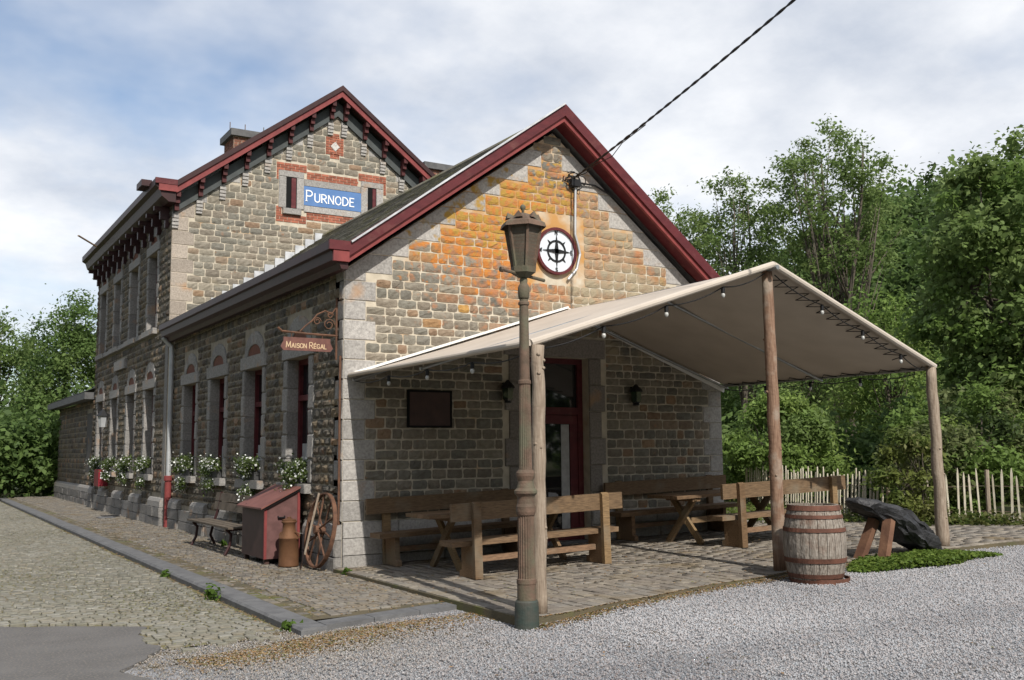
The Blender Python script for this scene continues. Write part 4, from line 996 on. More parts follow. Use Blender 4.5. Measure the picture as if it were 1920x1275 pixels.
# ---------------------------------------------------------------- terrace furniture
def make_bench(name,label,L,gp):
    """back at y=0 side (outer), seat towards +y; origin at ground, left end"""
    t=thing(name,label,'bench',(0,0,0),0,gp)
    for x in(.30,L-.30):
        q=MB(); q.prism([(.03,0),(.42,0),(.42,.07),(.36,.09),(.36,.40),(.03,.40)],(x-.035,0,0),(0,1,0),(0,0,1),(.07,0,0)); q.build('side_panel',M_WOOD,t)
        q=MB(); q.prism([(-.035,0),(.03,0),(.03,.95),(.0,.955),(-.035,.93)],(x-.055,0,0),(0,1,0),(0,0,1),(.11,0,0)); q.build('back_post',M_WOOD,t)
    q=MB(); q.box(0,L,.10,.44,.40,.465); q.build('seat',M_WOOD,t)
    q=MB(); q.box(-.03,L+.03,.032,.082,.72,.94); q.build('backrest',M_WOOD,t)
    q=MB(); q.box(.34,L-.34,.18,.24,.18,.25); q.build('stretcher',M_WOOD,t)
    return t
def make_table(label,L):
    t=thing('picnic_table',label,'table',(0,0,0),0,'picnic tables')
    for k in range(4):
        q=MB(); q.box(0,L,-.36+k*.18+.004,-.18+k*.18-.004,.71,.76); q.build('plank',M_WOOD,t)
    for x in(.42,L-.42):
        for s_ in(1,-1):
            q=MB(); q.bar((x+.03*s_,-.36*s_,.0),(x+.03*s_,.30*s_,.708),.05,.10,(0,1,0)); q.build('leg',M_WOOD,t)
        q=MB(); q.box(x-.08,x+.08,-.32,.32,.655,.707); q.build('cross_bar',M_WOOD,t)
    q=MB(); q.bar((.42,0,.34),(L-.42,0,.34),.05,.09); q.build('stretcher',M_WOOD,t)
    return t
tilt=-math.atan(.03)
def place(o,x,y,rz): o.location=(x,y,tz(x)+.003); o.rotation_euler=(0,tilt if abs(rz)<1 else -tilt,rz)
b1=make_bench('bench_with_back','wooden bench with back turned to the lamp post, at the table nearest the corner',2.6,'terrace benches'); place(b1,.55,-2.42,0)
b3=copy_tree(b1,None,'wooden bench with back turned to the barrel, at the table by the right-hand wall end'); place(b3,5.05,-2.45,0)
b0=copy_tree(b1,None,'wooden bench backed against the wall under the dark notice board'); place(b0,2.95,-.12,math.pi)
b2=copy_tree(b1,None,'wooden bench backed against the wall right of the doorway'); place(b2,7.15,-.12,math.pi)
t1=make_table('wooden picnic table with crossed legs in front of the notice board',2.5); place(t1,.58,-1.28,0)
t2=copy_tree(t1,None,'wooden picnic table with crossed legs to the right of the doorway'); place(t2,4.75,-1.35,0)
# ---------------------------------------------------------------- lamp post
LX,LY,LZ=-.106,-5.08,-.23
lp=thing('lamp_post','old fluted cast-iron lamp post with hexagonal lantern','lamp post',(LX,LY,LZ))
q=MB(); q.lathe([(0.1178,0),(0.1216,.05),(0.1178,.34),(0.1140,.385),(0.1026,.40)],(LX,LY,LZ),28); q.build('base',M_GREEN,lp,smooth=False)
fl=[(.42,1.22),(1.52,2.35)]
q=MB(); q.lathe([(0.0927,.40),(0.0927,.55),(0.0973,.56),(0.0973,.60),(0.0874,.605),(0.0851,.61),(0.0821,1.21),(0.0897,1.22),(0.0973,1.25),(0.0973,1.30),(0.0851,1.33),(0.0821,1.38),(0.0874,1.40),(0.1140,1.43),(0.1140,1.455),(0.0897,1.48),(0.0798,1.52),(0.0760,1.55),(0.0927,1.60),(0.0927,1.63),(0.0722,1.66)],(LX,LY,LZ),40,.10,[(.605,1.215)]); q.build('lower_shaft',M_IRON,lp)
q=MB(); q.lathe([(0.0684,1.655),(0.0654,1.70),(0.0570,2.50),(0.0646,2.51),(0.0646,2.54),(0.0532,2.55),(0.0471,3.12),(0.0456,3.30),(0.0562,3.305),(0.0562,3.33),(0.0441,3.34),(0.0426,3.36)],(LX,LY,LZ),40,.09,[(1.69,2.5)]); q.build('upper_shaft',M_IRON,lp)
q=MB(); q.lathe([(0.0441,3.36),(0.0547,3.38),(0.0593,3.43),(0.0593,3.48),(0.0471,3.51),(0.0380,3.52),(0.0418,3.56),(0.0304,3.58)],(LX,LY,LZ),18); q.build('collar',M_IRON,lp,smooth=True)
q=MB(); q.tube([(LX-.27,LY-.03,LZ+3.64),(LX+.27,LY+.03,LZ+3.58)],.018,8); q.tube([(LX-.29,LY-.03,LZ+3.64),(LX-.26,LY-.03,LZ+3.64)],.028,8); cbar=q.build('ladder_bar',M_IRON,lp)
lantern=thing('lantern',None,None,(0,0,0)); lantern.parent=lp
lz=LZ+3.60; rb,rt=.115,.19; hL=.43; off=R(12)
hexp=lambda r_,z,k:(LX+r_*math.cos(off+k*math.pi/3),LY+r_*math.sin(off+k*math.pi/3),z)
q=MB(); q.lathe([(.04,0),(.09,.02),(rb+.01,.05),(rb+.012,.10)],(LX,LY,lz-.02),6); 
q=MB(); q.add([hexp(.05,lz-.02,k) for k in range(6)]+[hexp(rb+.012,lz+.03,k) for k in range(6)]+[hexp(rb+.02,lz+.09,k) for k in range(6)],[tuple(range(6))[::-1]]+[(j*6+k,j*6+(k+1)%6,(j+1)*6+(k+1)%6,(j+1)*6+k) for j in(0,1) for k in range(6)]+[tuple(range(12,18))]); q.build('lantern_base',M_IRON,lp)
for k in range(6):
    q=MB(); q.bar(hexp(rb,lz+.09,k),hexp(rt,lz+.09+hL,k),.026,.026); q.build('glazing_bar',M_IRON,lp)
    q=MB(); a,b,c,d=hexp(rb-.006,lz+.095,k),hexp(rb-.006,lz+.095,k+1),hexp(rt-.006,lz+.085+hL,k+1),hexp(rt-.006,lz+.085+hL,k); q.add([a,b,c,d],[(0,1,2,3)]); pn=q.build('pane',M_MESH,lp)
    q=MB()
    for i in range(1,12):   # wire mesh
        t_=i/12; A=Vector(a).lerp(Vector(d),t_); B_=Vector(b).lerp(Vector(c),t_); q.bar(A,B_,.004,.004)
        A=Vector(a).lerp(Vector(b),t_); B_=Vector(d).lerp(Vector(c),t_); q.bar(A,B_,.004,.004)
    q.build('wire_mesh',M_IRON,pn,kind='stuff')
zt=lz+.09+hL
q=MB(); prof=[(rt+.055,zt-.03),(rt+.04,zt+.015),(rt-.04,zt+.065),(.08,zt+.11),(.025,zt+.13)]
q.add([hexp(r_,z,k) for r_,z in prof for k in range(6)],[(j*6+k,j*6+(k+1)%6,(j+1)*6+(k+1)%6,(j+1)*6+k) for j in range(4) for k in range(6)]+[tuple(range(24,30))]); q.build('lantern_roof',M_IRON,lp)
for k in range(6):
    q=MB(); m_=Vector(hexp(rt-.02,zt+.055,k)).lerp(Vector(hexp(rt-.02,zt+.055,k+1)),.5); d_=(m_-Vector((LX,LY,m_.z))).normalized(); s_=Vector((-d_.y,d_.x,0))
    q.add([m_-s_*.055+d_*.03,m_+s_*.055+d_*.03,m_+Vector((0,0,.07))+d_*.015,m_-d_*.08+Vector((0,0,.03))],[(0,1,2),(1,3,2),(3,0,2)]); q.build('crest',M_IRON,lp)
q=MB(); q.lathe([(.016,.12),(.012,.15),(.024,.17),(.03,.19),(.02,.21),(.005,.22)],(LX,LY,zt),12); q.build('finial',M_IRON,lp,smooth=True)
bpy.data.objects.remove(lantern)
# ---------------------------------------------------------------- barrel
bx_,by_=3.84,-5.17; bz=gz(bx_,by_)-.01; H=.90
br=thing('barrel','weathered oak barrel with rusty hoops standing by the awning post','barrel',(bx_,by_,bz))
rad_=lambda t_:.285+.075*math.sin(math.pi*min(max(t_,0),1))**.9
ns=22
for k in range(ns):
    a0,a1=2*math.pi*(k+.03)/ns,2*math.pi*(k+.97)/ns; am=(a0+a1)/2; q=MB(); vs=[];n=8; rj=random.uniform(-.003,.003)
    for i in range(n+1):
        t_=i/n; r_=rad_(t_)+rj; z=bz+H*t_
        for (a,rr_) in((a0,r_-.004),(am,r_),(a1,r_-.004),(a1,r_-.03),(a0,r_-.03)): vs.append((bx_+rr_*math.cos(a),by_+rr_*math.sin(a),z))
    fs=[(i*5+j,i*5+(j+1)%5,(i+1)*5+(j+1)%5,(i+1)*5+j) for i in range(n) for j in range(5)]+[(4,3,2,1,0),tuple(n*5+j for j in range(5))]
    q.add(vs,fs); q.build('stave',M_STAVE,br)
q=MB(); q.lathe([(.25,H-.05),(.25,H-.03)],(bx_,by_,bz),24); q.build('head',M_STAVE,br)
for (a,b) in((.01,.055),(.075,.13),(.27,.33),(.66,.71),(.83,.875),(.93,.995)):
    q=MB(); n=36; vs=[];
    for (t_,o_) in((a,.002),(a,.008),(b,.008),(b,.002)):
        for k in range(n): an=2*math.pi*k/n; r_=rad_(t_)+o_; vs.append((bx_+r_*math.cos(an),by_+r_*math.sin(an),bz+H*t_))
    q.add(vs,[(j*n+k,j*n+(k+1)%n,(j+1)*n+(k+1)%n,(j+1)*n+k) for j in range(3) for k in range(n)]); q.build('hoop',M_RUSTH,br)
q=MB(); n=40; q.add([(bx_+.06+r_*math.cos(2*math.pi*k/n),by_+r_*math.sin(2*math.pi*k/n),bz+z) for r_,z in((.33,.0),(.345,.0),(.345,.06),(.335,.06)) for k in range(n)],[(j*n+k,j*n+(k+1)%n,((j+1)%4)*n+(k+1)%n,((j+1)%4)*n+k) for j in range(4) for k in range(n)]); q.build('fallen_hoop',M_RUSTH,br)
# ---------------------------------------------------------------- slate rock on a wooden prop
import bmesh
rk=thing('slate_boulder','black slate slab with a white vein leaning on a wooden prop','rock',(6.4,-4.5,.12))
bm=bmesh.new(); bmesh.ops.create_icosphere(bm,subdivisions=4,radius=1)
from mathutils import noise as mn
A_=Vector((5.28,-4.50,.93)); B_=Vector((7.12,-4.48,.19)); ax=(B_-A_); Lr=ax.length; ax.normalize(); side=Vector((0,1,0)); upv=ax.cross(side)*-1
if upv.z<0: upv=-upv
cen=(A_+B_)/2; mb=MB(); vv=[]
st=lambda c:math.copysign(abs(c)**.55,c)
for v in bm.verts:
    p=v.co; t_=(p.x+1)/2
    hw=float(np.interp(t_,[0,.08,.3,.55,.8,1],[.07,.11,.12,.17,.14,.04]))
    n1_=mn.noise(p*1.8)*.4+mn.noise(p*4.5)*.3+mn.noise(p*11)*.12; n2_=mn.noise(Vector((p.x*5,p.y*2,p.z*9)))
    lay_=round(st(p.z)*3.2+n1_*1.5)/3.2
    w=cen+ax*(p.x*Lr*.5+n1_*.10)+side*(st(p.y)*.24*(1+n1_*.7))+upv*((st(p.z)*.55+lay_*.45)*hw*(1+.6*n2_)+.05*math.sin(t_*5))
    vv.append(w)
mb.add(vv,[[x.index for x in f_.verts] for f_ in bm.faces]); mb.build('rock',M_ROCK,rk); bm.free()
for dy in(-.12,.12):
    q=MB(); q.bar((5.50+.0,-4.60+dy*1.6,gz(5.5,0)-.0),(5.78,-4.58+dy,.66),.09,.13,(0,1,0)); q.build('prop',M_PROP,rk)
# ---------------------------------------------------------------- things by the side wall
bxx=thing('storage_bin','rust-red wooden bin with sloping hinged lid against the side wall','bin',(-.38,2.0,-.05))
y0,y1,x0,x1=1.42,2.56,-.66,-.13
q=MB(); q.box(x0,x0+.02,y0+.02,y1,.03,.76); q.build('front_panel',M_BOXD,bxx)
q=MB(); q.prism([(x0,.03),(x1,.03),(x1,1.06),(x0,.79)],(0,y0,0),(1,0,0),(0,0,1),(0,.02,0)); q.build('side_panel',M_BOXR,bxx)
q=MB(); q.prism([(x0,.03),(x1,.03),(x1,1.06),(x0,.79)],(0,y1,0),(1,0,0),(0,0,1),(0,.02,0)); q.build('side_panel',M_BOXR,bxx)
q=MB(); q.box(x1-.02,x1,y0+.02,y1,.03,1.04); q.build('back_panel',M_BOXD,bxx)
for (xx,zt_) in((x0-.012,.80),(x1-.028,1.05)):
    q=MB(); q.box(xx,xx+.04,y0-.012,y0+.03,.03,zt_-.02); q.build('corner_batten',M_REDL,bxx)
q=MB(); q.prism([(x0-.08,.77),(x1+.05,1.10),(x1+.05,1.125),(x0-.08,.795)],(0,y0-.07,0),(1,0,0),(0,0,1),(0,y1-y0+.14,0)); q.build('lid',M_LID,bxx)
q=MB(); q.prism([(x0-.06,.745),(x1+.04,1.06),(x1+.04,1.098),(x0-.06,.77)],(0,y0-.045,0),(1,0,0),(0,0,1),(0,.03,0)); q.build('lid_edge',M_BLACK,bxx)
q=MB(); q.tube([(-.46,y0-.01,.66),(-.46,y0-.03,.64),(-.36,y0-.03,.64),(-.36,y0-.01,.66)],.012,6); q.build('handle',M_BLACK,bxx)
q=MB(); q.box(x0-.02,x0+.02,2.3,2.36,.79,.83); q.build('hasp',M_BLACK,bxx)
for yy in(y0+.05,y1-.1):
    for xx in(x0+.02,x1-.09):
        q=MB(); q.box(xx,xx+.07,yy,yy+.07,-.05,.03); q.build('foot',M_BOXD,bxx)
cx_,cy_=-.42,1.02; cn=thing('milk_can','old rusty metal milk can in front of the bin','milk can',(cx_,cy_,-.05))
q=MB(); q.lathe([(.148,0),(.152,.02),(.145,.05),(.145,.40),(.15,.405),(.15,.42),(.14,.43),(.095,.53),(.092,.62),(.112,.64),(.115,.66)],(cx_,cy_,-.05),24); q.build('body',M_CAN,cn,smooth=True)
q=MB(); q.lathe([(.10,.655),(.10,.68),(.03,.70),(.03,.72)],(cx_,cy_,-.05),20); q.build('lid',M_CAN,cn)
for s_ in(1,-1):
    q=MB(); q.tube([(cx_+s_*.11*math.cos(-.9)+.06*math.sin(a)*.0+.055*math.cos(a)*math.sin(.9),cy_-s_*.11*math.sin(.9)-.03+.055*math.cos(a)*math.cos(.9)*-1,.40+.05*math.sin(a)) for a in np.linspace(0,2*math.pi,12)],.011,6); q.build('handle',M_CAN,cn)
# cart wheel leaning on the wall
wh=thing('cart_wheel','rusty iron spoked cart wheel leaning on the wall corner','wheel',(-.14,.42,-.05))
wc=Vector((-.16,.42,.50)); wr=.54; wu=Vector((0,1,0)); wv=Vector((.16,0,.987)); wn=wu.cross(wv)
def wpt(r_,a,o_=0): return wc+wu*(r_*math.cos(a))+wv*(r_*math.sin(a))+wn*o_
q=MB(); n=40; vs=[wpt(r_,2*math.pi*k/n,o_) for r_,o_ in((wr,-.03),(wr,.03),(wr-.025,.03),(wr-.025,-.03)) for k in range(n)]
q.add(vs,[(j*n+k,j*n+(k+1)%n,((j+1)%4)*n+(k+1)%n,((j+1)%4)*n+k) for j in range(4) for k in range(n)]); q.build('rim',M_RUST,wh)
for k in range(10):
    a=2*math.pi*(k+.3)/10; q=MB(); q.tube([wpt(.05,a,.04 if k%2 else -.04),wpt(wr-.02,a,0)],.014,6); q.build('spoke',M_RUST,wh)
q=MB(); q.tube([wpt(0,0,-.09),wpt(0,0,.09)],.06,12); q.build('hub',M_RUST,wh)
sh=thing('shovel','wooden-handled shovel leaning against the cart wheel','shovel',(-.40,.50,-.05))
q=MB(); q.tube([(-.36,.5,.16),(-.27,.47,.60),(-.17,.46,1.03)],.017,8); q.build('handle',M_WOODG,sh)
q=MB(); q.add([(-.46,.40,-.04),(-.39,.60,-.04),(-.34,.59,.16),(-.40,.42,.16),(-.41,.50,-.05),(-.37,.50,.20),(-.44,.41,-.045),(-.38,.59,-.045)],[(0,4,5,3),(4,1,2,5)]); q.build('blade',M_RUST,sh)
bn=thing('park_bench','old slatted bench with cast-iron legs standing against the side wall','bench',(-.5,4.2,-.05))
for k in range(3): q=MB(); q.box(-.78+k*.14,-.66+k*.14,2.95,5.7,.38,.41); q.build('slat',M_OLD,bn)
for k in range(2): q=MB(); q.prism([(-.30+k*.03,.58+k*.16),(-.27+k*.03,.58+k*.16),(-.24+k*.03,.72+k*.16),(-.27+k*.03,.72+k*.16)],(0,2.95,0),(1,0,0),(0,0,1),(0,2.75,0)); q.build('slat',M_OLD,bn)
for yy in(3.2,5.4):
    q=MB(); q.tube([(-.76,yy,-.05),(-.68,yy,.1),(-.66,yy,.28),(-.74,yy,.37)],.026,7); q.tube([(-.70,yy,.355),(-.36,yy,.36)],.022,7); q.tube([(-.34,yy,-.05),(-.42,yy,.12),(-.36,yy,.36),(-.27,yy,.62),(-.22,yy,.90)],.026,7); q.build('leg',M_DARKR,bn)
for i,(x,y) in enumerate(((-.55,15.4),(-.75,14.9))):
    q=MB(); q.box(x-.12,x+.28,y-.3,y+.3,-.05,-.036); q.build('drain_cover',M_BLACK if i==0 else M_KERB,None,label='dark iron drain cover set in the pavement by the tall block' if i==0 else 'grey stone inspection slab next to the drain cover',cat='drain cover')
# ---------------------------------------------------------------- vegetation
def ray_at(px,py,D):
    d=rr*((px-960)/FPX)-uu*((py-637.5)/FPX)+fw; d=d/math.hypot(d[0],d[1]); return CAM+d*D
def leaf_cloud(C,Rd,n,size,cols,flat=.5,seed=0,up=.35):
    """leaf-sized faces spread through clumps C (k,3) with radii Rd (k,3)"""
    g=np.random.default_rng(seed); k=len(C); w=np.prod(Rd,1)**(2/3); idx=g.choice(k,n,p=w/w.sum())
    d=g.normal(size=(n,3)); P=C[idx]+d*.52*Rd[idx]; d/=np.linalg.norm(d,axis=1)[:,None]
    nrm=g.normal(size=(n,3)); nrm[:,2]+=up*3; nrm+=d*.8; nrm/=np.linalg.norm(nrm,axis=1)[:,None]
    a=np.cross(nrm,g.normal(size=(n,3))); a/=np.linalg.norm(a,axis=1)[:,None]; b=np.cross(nrm,a)
    s_=size*g.uniform(.45,1.45,n)[:,None]; b*=flat
    V=np.stack([P-a*s_,P-b*s_+nrm*s_*.15,P+a*s_,P+b*s_+nrm*s_*.15],1).reshape(-1,3)
    F=np.arange(4*n).reshape(-1,4)
    cc=np.array(cols)[g.integers(len(cols),size=k)][idx]*g.uniform(.75,1.25,n)[:,None]
    return V,F,np.repeat(cc,4,0)
def tree(name,label,base,H,crown,nclump,cr,nleaf,lsize,cols,seed,trunk_r=.18,stems=1,cat='tree',group=None,flat=.5,cmin=.3,up=.35):
    """crown=(cx,cy,cz offsets from base ; rx,ry,rz)"""
    g=np.random.default_rng(seed); base=np.array(base,float); t=thing(name,label,cat,tuple(base),0,group)
    cc=base+np.array(crown[:3]); rad=np.array(crown[3:])
    d=g.normal(size=(nclump,3)); d/=np.linalg.norm(d,axis=1)[:,None]; C=cc+d*(g.uniform(cmin,1,nclump)**.6)[:,None]*rad
    Rd=cr*g.uniform(.6,1.3,(nclump,1))*np.array([[1,1,.75]])
    V,F,cl=leaf_cloud(C,Rd,nleaf,lsize,cols,flat,seed,up)
    np_mesh('crown',V,F,M_LEAF,t,cl)
    for s_ in range(stems):
        mb=MB(); off=np.array([g.normal(0,.25*(stems>1)),g.normal(0,.25*(stems>1)),0]); top=cc+np.array([g.normal(0,rad[0]*.3),g.normal(0,rad[1]*.3),rad[2]*.6])
        pts=[base+off*.4+(top-base-off*.4)*k/7+np.array([*g.normal(0,.06*H/8,2),0])*(0<k<7) for k in range(8)]
        mb.tube([tuple(p) for p in pts],[trunk_r*(1-.12*k) for k in range(8)],8); tr=mb.build('trunk',M_BARK,t,smooth=True)
        lim=MB()
        for c in C[g.choice(nclump,min(nclump,22),replace=False)]:
            k=int(g.integers(2,6)); p0=pts[k]; m_=(p0+c)/2+np.array([0,0,-.08*H/8])
            lb=MB(); lb.tube([tuple(p0),tuple(m_),tuple(c)],[trunk_r*(.38-.04*k),trunk_r*.16,trunk_r*.04],6); lb.build('limb',M_BARK,tr,smooth=True)
    return t
ASH=[(.15,.215,.065),(.18,.245,.08),(.125,.185,.055)]; DKG=[(.085,.14,.042),(.11,.175,.05),(.135,.205,.06)]; LTG=[(.18,.265,.065),(.22,.30,.08),(.155,.235,.06)]; YEL=[(.16,.19,.05),(.12,.16,.04),(.20,.21,.075)]
def at0(px,D,z=.2): p=ray_at(px,830,D); return (p[0],p[1],z)
tree('ash_tree','tall open-crowned ash with several pale stems, the tallest above the awning',at0(1590,38,-.5),14,(-.2,.2,10.7,2.7,2.7,3.5),190,.42,17000,.075,ASH,11,.17,3,group='ash trees behind the building')
tree('ash_tree','round-crowned ash tree behind the awning roof, between its taller and farther neighbours',at0(1395,40,-.5),13,(0,0,9.2,1.9,2.0,4.1),150,.42,14500,.075,ASH,12,.15,2,group='ash trees behind the building')
tree('ash_tree','ash tree rising right behind the red gable verge',at0(1275,43,-.5),13,(0,0,9.3,2.0,2.0,4.1),150,.42,14500,.075,ASH,13,.15,2,group='ash trees behind the building')
tree('young_tree','feathery light green young tree in front of the wooded hill',at0(1665,31,0),6,(0,0,3.6,1.5,1.5,2.6),80,.5,12000,.065,LTG,14,.08,2)
tree('understorey_tree','mid green slender tree below the tall ash',at0(1500,34,-.2),7,(0,0,4.6,1.7,1.7,2.8),100,.45,13000,.065,ASH,15,.09,3)
tree('maple_tree','big broad-leaved tree with dense crown at the foot of the wooded hill',at0(1935,25,0),9,(.1,0,5.0,2.2,2.2,3.6),230,.42,46000,.07,LTG[2:]+ASH[:2],16,.22,1,flat=.75)
tree('vine_bush','large mound of vine-covered shrub beyond the left fence',at0(1462,25.5,.1),3,(0,0,1.45,1.45,1.3,1.35),60,.36,16000,.065,LTG+ASH[:1],17,.06,3,'bush',cmin=.55)
tree('flowering_bush','big pale-flowered climbing shrub behind the right fence',at0(1825,22.5,.1),3,(0,0,1.35,1.75,1.3,1.3),70,.36,20000,.06,LTG+[(.15,.18,.07),(.06,.09,.03)],18,.06,3,'bush',cmin=.6)
tree('hop_bush','yellow-green climbing shrub growing through the fence gap',at0(1705,19.5,.15),2,(0,0,.95,.62,.5,.85),26,.22,4200,.05,YEL,19,.03,2,'bush')
tree('left_tree','dark leafy tree behind the annex roof',at0(132,52,-.3),10,(0,0,5.6,1.9,1.9,4.1),150,.6,22000,.09,DKG+ASH[:1],20,.2,1,group='trees beyond the annex')
tree('left_tree','paler tree at the end of the street beyond the annex',at0(5,56,-.3),9,(0,0,5.2,2.2,2.2,4.0),150,.6,20000,.09,ASH+DKG[2:],21,.2,1,group='trees beyond the annex')
def woodland(name,spots,n_each,lsize,cols,seed):
    g=np.random.default_rng(seed); C=[];Rd=[]
    for (x,y,z,r_,h) in spots:
        for k in range(7):
            C.append((x+g.normal(0,r_*.5),y+g.normal(0,r_*.5),z+h*g.uniform(.15,.95))); Rd.append((r_*.55,r_*.55,h*.25))
    V,F,cl=leaf_cloud(np.array(C),np.array(Rd),n_each*len(spots),lsize,cols,.65,seed)
    np_mesh(name,V,F,M_LEAF,None,cl,kind='stuff')
# wooded hill on the right
hc=ray_at(2060,830,118); HR=(50,46); HH=24.5
def hill_h(x,y):
    d=np.array([x-hc[0],y-hc[1]]); a=d@r0[:2]; b=d@np.array([r0[1],-r0[0]])*-1
    q=(a/HR[0])**2 if a<0 else (a/160)**2
    return HH*max(0,1-q-(b/HR[1])**2)
def hill_pt(a,b): return hc[0]+r0[0]*a-r0[1]*-b*-1,hc[1]+r0[1]*a+r0[0]*b
V=[];F=[];na,nb=40,30
for j in range(nb+1):
    for i in range(na+1):
        a=-46+206*i/na; b=-62+124*j/nb; x=hc[0]+r0[0]*a-r0[1]*b; y=hc[1]+r0[1]*a+r0[0]*b; V.append((x,y,hill_h(x,y)-.6))
for j in range(nb):
    for i in range(na): q=j*(na+1)+i; F.append((q,q+1,q+na+2,q+na+1))
np_mesh('hill',V,F,M_EARTH,kind='structure',smooth=True)
g=np.random.default_rng(5); sp=[]
while len(sp)<430:
    a=g.uniform(-44,60); b=g.uniform(-45,8); x=hc[0]+r0[0]*a-r0[1]*b; y=hc[1]+r0[1]*a+r0[0]*b; h=hill_h(x,y)
    if h<=.3: continue
    sp.append((x,y,h-.5,g.uniform(2.4,4),g.uniform(5,8)))
woodland('hillside_forest',sp,700,.27,DKG+[(.055,.085,.026)],31)
sp=[]
for px in np.arange(1180,1960,24):
    for D in (48,56): p=ray_at(px+g.uniform(-10,10),830,D+g.uniform(-3,3)); sp.append((p[0],p[1],-.5,1.7,g.uniform(4.2,6.5)))
woodland('background_wood',sp,800,.14,DKG+ASH[2:],32)
sp=[]
for px in np.arange(1340,1960,22):
    p=ray_at(px,830,29+g.uniform(-1,2)); sp.append((p[0],p[1],0,1.0,g.uniform(1.6,3.0)))
woodland('undergrowth',sp,700,.10,DKG,33)
sp=[]
for px in np.arange(-160,190,22):
    for D in(46,52): p=ray_at(px,830,D+g.uniform(-2,2)); sp.append((p[0],p[1],-.4,1.6,g.uniform(2.5,4.6)))
woodland('hedge_bank',sp,900,.13,DKG,34)
sp=[(g.uniform(-28,-18),y_,-.5,2.6,g.uniform(8,13)) for y_ in np.arange(-42,46,1.5)]+[(x_,g.uniform(-52,-42),-.5,3,g.uniform(10,15)) for x_ in np.arange(-28,60,1.8)]+[(g.uniform(46,58),y_,-.5,3,g.uniform(9,13)) for y_ in np.arange(-42,0,1.8)]
woodland('unseen_shade_wood',sp,420,.42,DKG,35)  # unseen woods, added to hold sky light off the side wall and awning
# chestnut-pale fence
fe=thing('paling_fence','chestnut paling fence with uneven pointed pickets behind the terrace','fence',(10.5,0,.2))
def run(pts,sp,lean):
    for (a,b) in zip(pts[:-1],pts[1:]):
        a=np.array(a);b=np.array(b); L=np.linalg.norm(b-a); n=int(L/sp)
        for i in range(n):
            p=a+(b-a)*(i+random.uniform(-.15,.15))/n; h=random.uniform(.92,1.08); w=random.uniform(.03,.042); q=MB(); dx=random.uniform(-.04,.04)+lean; d=(b-a)/L; z0=.16
            o=np.array([p[0],p[1]]); e=d*w/2; t_=d*dx
            n_=np.array([-d[1],d[0]])*.012
            vs=[]
            for (f_,hz,ww) in((0,0,1),(.9,h*.9,.95),(1,h,.25)):
                for sgn,th in((-1,-1),(1,-1),(1,1),(-1,1)): c=o+t_*f_+e*ww*sgn+n_*th; vs.append((c[0],c[1],z0+hz))
            q.add(vs,[(j*4+k,j*4+(k+1)%4,(j+1)*4+(k+1)%4,(j+1)*4+k) for j in(0,1) for k in range(4)]+[(8,9,10,11),(3,2,1,0)]); q.build('picket',M_PICK,fe)
        for hz in(.3,.75):
            q=MB(); q.tube([(a[0],a[1],.16+hz),((a[0]+b[0])/2,(a[1]+b[1])/2,.14+hz),(b[0],b[1],.16+hz)],.006,4); q.build('wire',M_IRON,fe)
random.seed(9)
run([(12.3,4.6),(10.9,1.2),(10.05,-1.25)],.125,.10); run([(10.3,-1.5),(11.4,-2.4),(12.6,-4.6)],.125,.0)
for (x,y) in((10.1,-1.3),(10.35,-1.55),(11.4,-2.42)): q=MB(); q.tube([(x,y,.1),(x+.01,y,1.2)],.04,7); q.build('post',M_WOODG,fe)
# low plants: ground cover by the rock, verge by the fence, weeds
def patch(name,f,n,size,cols,seed,h=.1,label=None):
    g=np.random.default_rng(seed); P=[]
    while len(P)<n:
        x,y,z=f(g); P.append((x,y,z))
    P=np.array(P); Rd=np.full((n,3),size*.3)
    V,F,cl=leaf_cloud(P,Rd,n,size,cols,.7,seed,.6)
    return np_mesh(name,V,F,M_LEAF,None,cl,kind='stuff')
def fcover(g):
    while True:
        u,v=g.uniform(-1,1,2)
        if u*u+v*v<1-.25*g.random(): break
    x=5.95+1.35*u; y=-5.02-.1*u+.42*v+.08*math.sin(x*5); return x,y,gz(x,y)+.015+g.random()*.09*(1-u*u)
patch('ground_cover',fcover,9000,.026,[(.14,.21,.04),(.18,.25,.05),(.10,.16,.03)],51)
def fverge(g):
    t_=g.random(); P0=np.array([[12.3,4.6],[10.9,1.2],[10.05,-1.25],[10.6,-2.0],[11.4,-2.6],[12.7,-4.9]]); k=min(int(t_*5),4); p=P0[k]+(P0[k+1]-P0[k])*(t_*5-k); n_=g.normal(0,.22,2); return p[0]-.15+n_[0],p[1]-.12+n_[1],.2+abs(g.normal(0,.11))
patch('fence_verge_grass',fverge,9000,.04,[(.10,.13,.03),(.14,.15,.05),(.07,.10,.025)],52)
def fgrass(g): x=g.uniform(8.2,13); y=g.uniform(-1,5); return x,y,.25+g.random()*.06
patch('lawn_tufts',fgrass,6000,.04,[(.11,.16,.03),(.14,.17,.05)],53)
WLAB={(-2.10,-1.15):'leafy green weed growing from the kerb foot, the tallest there',(-2.02,-3.72):'small green weed at the kerb end beside the gravel',(-.10,-.45):'tuft of weed in the step beside the building corner',(-.32,4.9):'green weed growing under the old slatted bench',(-2.09,1.4):'low tuft of weed by the kerb opposite the red bin'}
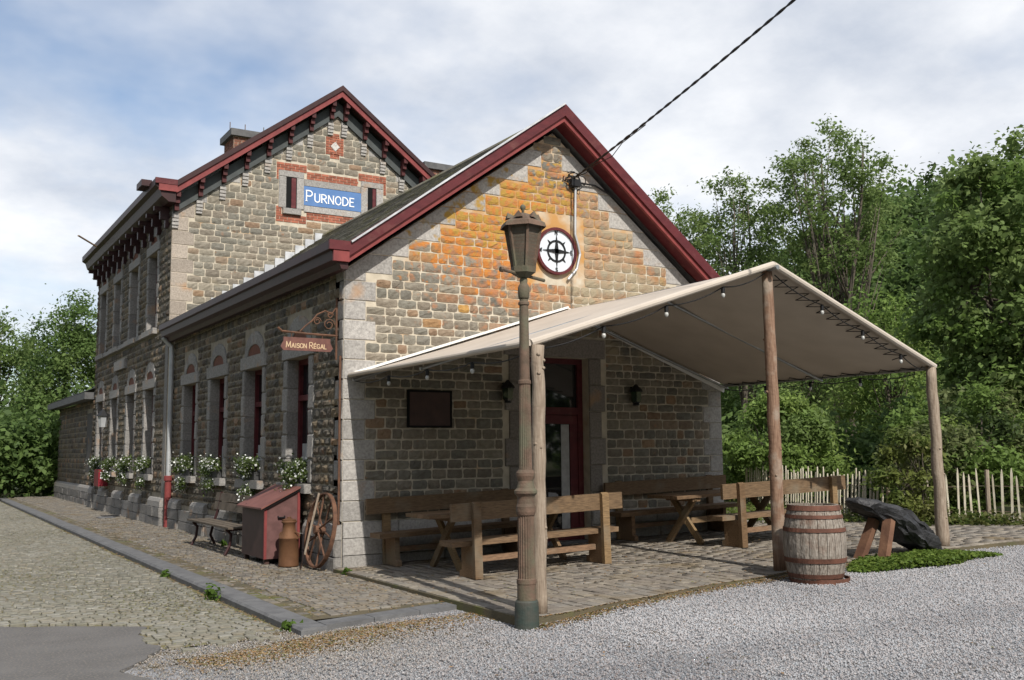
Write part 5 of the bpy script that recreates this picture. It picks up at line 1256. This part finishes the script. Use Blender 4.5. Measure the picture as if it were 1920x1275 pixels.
for i,((x,y),lab) in enumerate(WLAB.items()):
    t=thing('weed',lab,'weed',(x,y,-.14 if x<-1.9 else -.06)); g=np.random.default_rng(60+i); n=60 if i<2 else 36; hh=.17 if i==0 else .10
    ctr=np.array([[x,y,t.location.z+hh*.5]]); V,F,cl=leaf_cloud(ctr,np.array([[hh*.6,hh*.6,hh*.55]]),n,.04,[(.10,.17,.03)],.5,60+i,.3); np_mesh('leaves',V,F,M_LEAF,t,cl)
    q=MB(); q.tube([(x,y,t.location.z),(x,y,t.location.z+hh*.7)],.004,4); q.build('stem',M_LEAF,t)
# flower boxes on the sills
def flower_box(fr,a,b,zs,label,seed):
    g=np.random.default_rng(seed); c=(a+b)/2; o=fr.p(c,zs,.03); t=thing('flower_box',label,'flower box',o,0,'flower boxes on the window sills')
    q=MB(); A=fr.p(a+.12,zs+.003,-.06);B_=fr.p(b-.12,zs+.15,.10); q.box(min(A[0],B_[0]),max(A[0],B_[0]),min(A[1],B_[1]),max(A[1],B_[1]),zs+.003,zs+.15); q.build('trough',M_TROUGH,t)
    k=16; C=np.array([fr.p(g.uniform(a+.05,b-.05),zs+g.uniform(.1,.34),g.uniform(.02,.2)) for _ in range(k)]+[fr.p(g.uniform(a+.2,b-.2),zs-.05-.2*g.random(),.17) for _ in range(3)])
    Rd=g.uniform(.07,.13,(len(C),1))*np.ones((1,3)); V,F,cl=leaf_cloud(C,Rd,1900,.028,[(.085,.125,.035),(.11,.15,.045)],.5,seed); np_mesh('foliage',V,F,M_LEAF,t,cl)
    V,F,cl=leaf_cloud(C,Rd*1.15,360,.02,[(1,1,1)],.95,seed+1,.2); np_mesh('flowers',V,F,M_FLOWER,t,None,kind='stuff')
labs=['white-flowering window box above the red bin','white-flowering window box behind the slatted bench back','white-flowering window box next beyond the slatted bench','white-flowering window box beside the red-footed downpipe']
for (a,b),l,i in zip(WIN,labs,range(4)): flower_box(FS,a,b,WS,l,70+i)
labs=['flower box just beyond the red-footed downpipe on the tall block','flower box on the tall block over a cellar opening','flower box beside the red letter box on the tall block','farthest flower box, at the annex end of the tall block']
for (a,b),l,i in zip(TW,labs,range(4)): flower_box(FT,a,b,1.12,l,80+i)
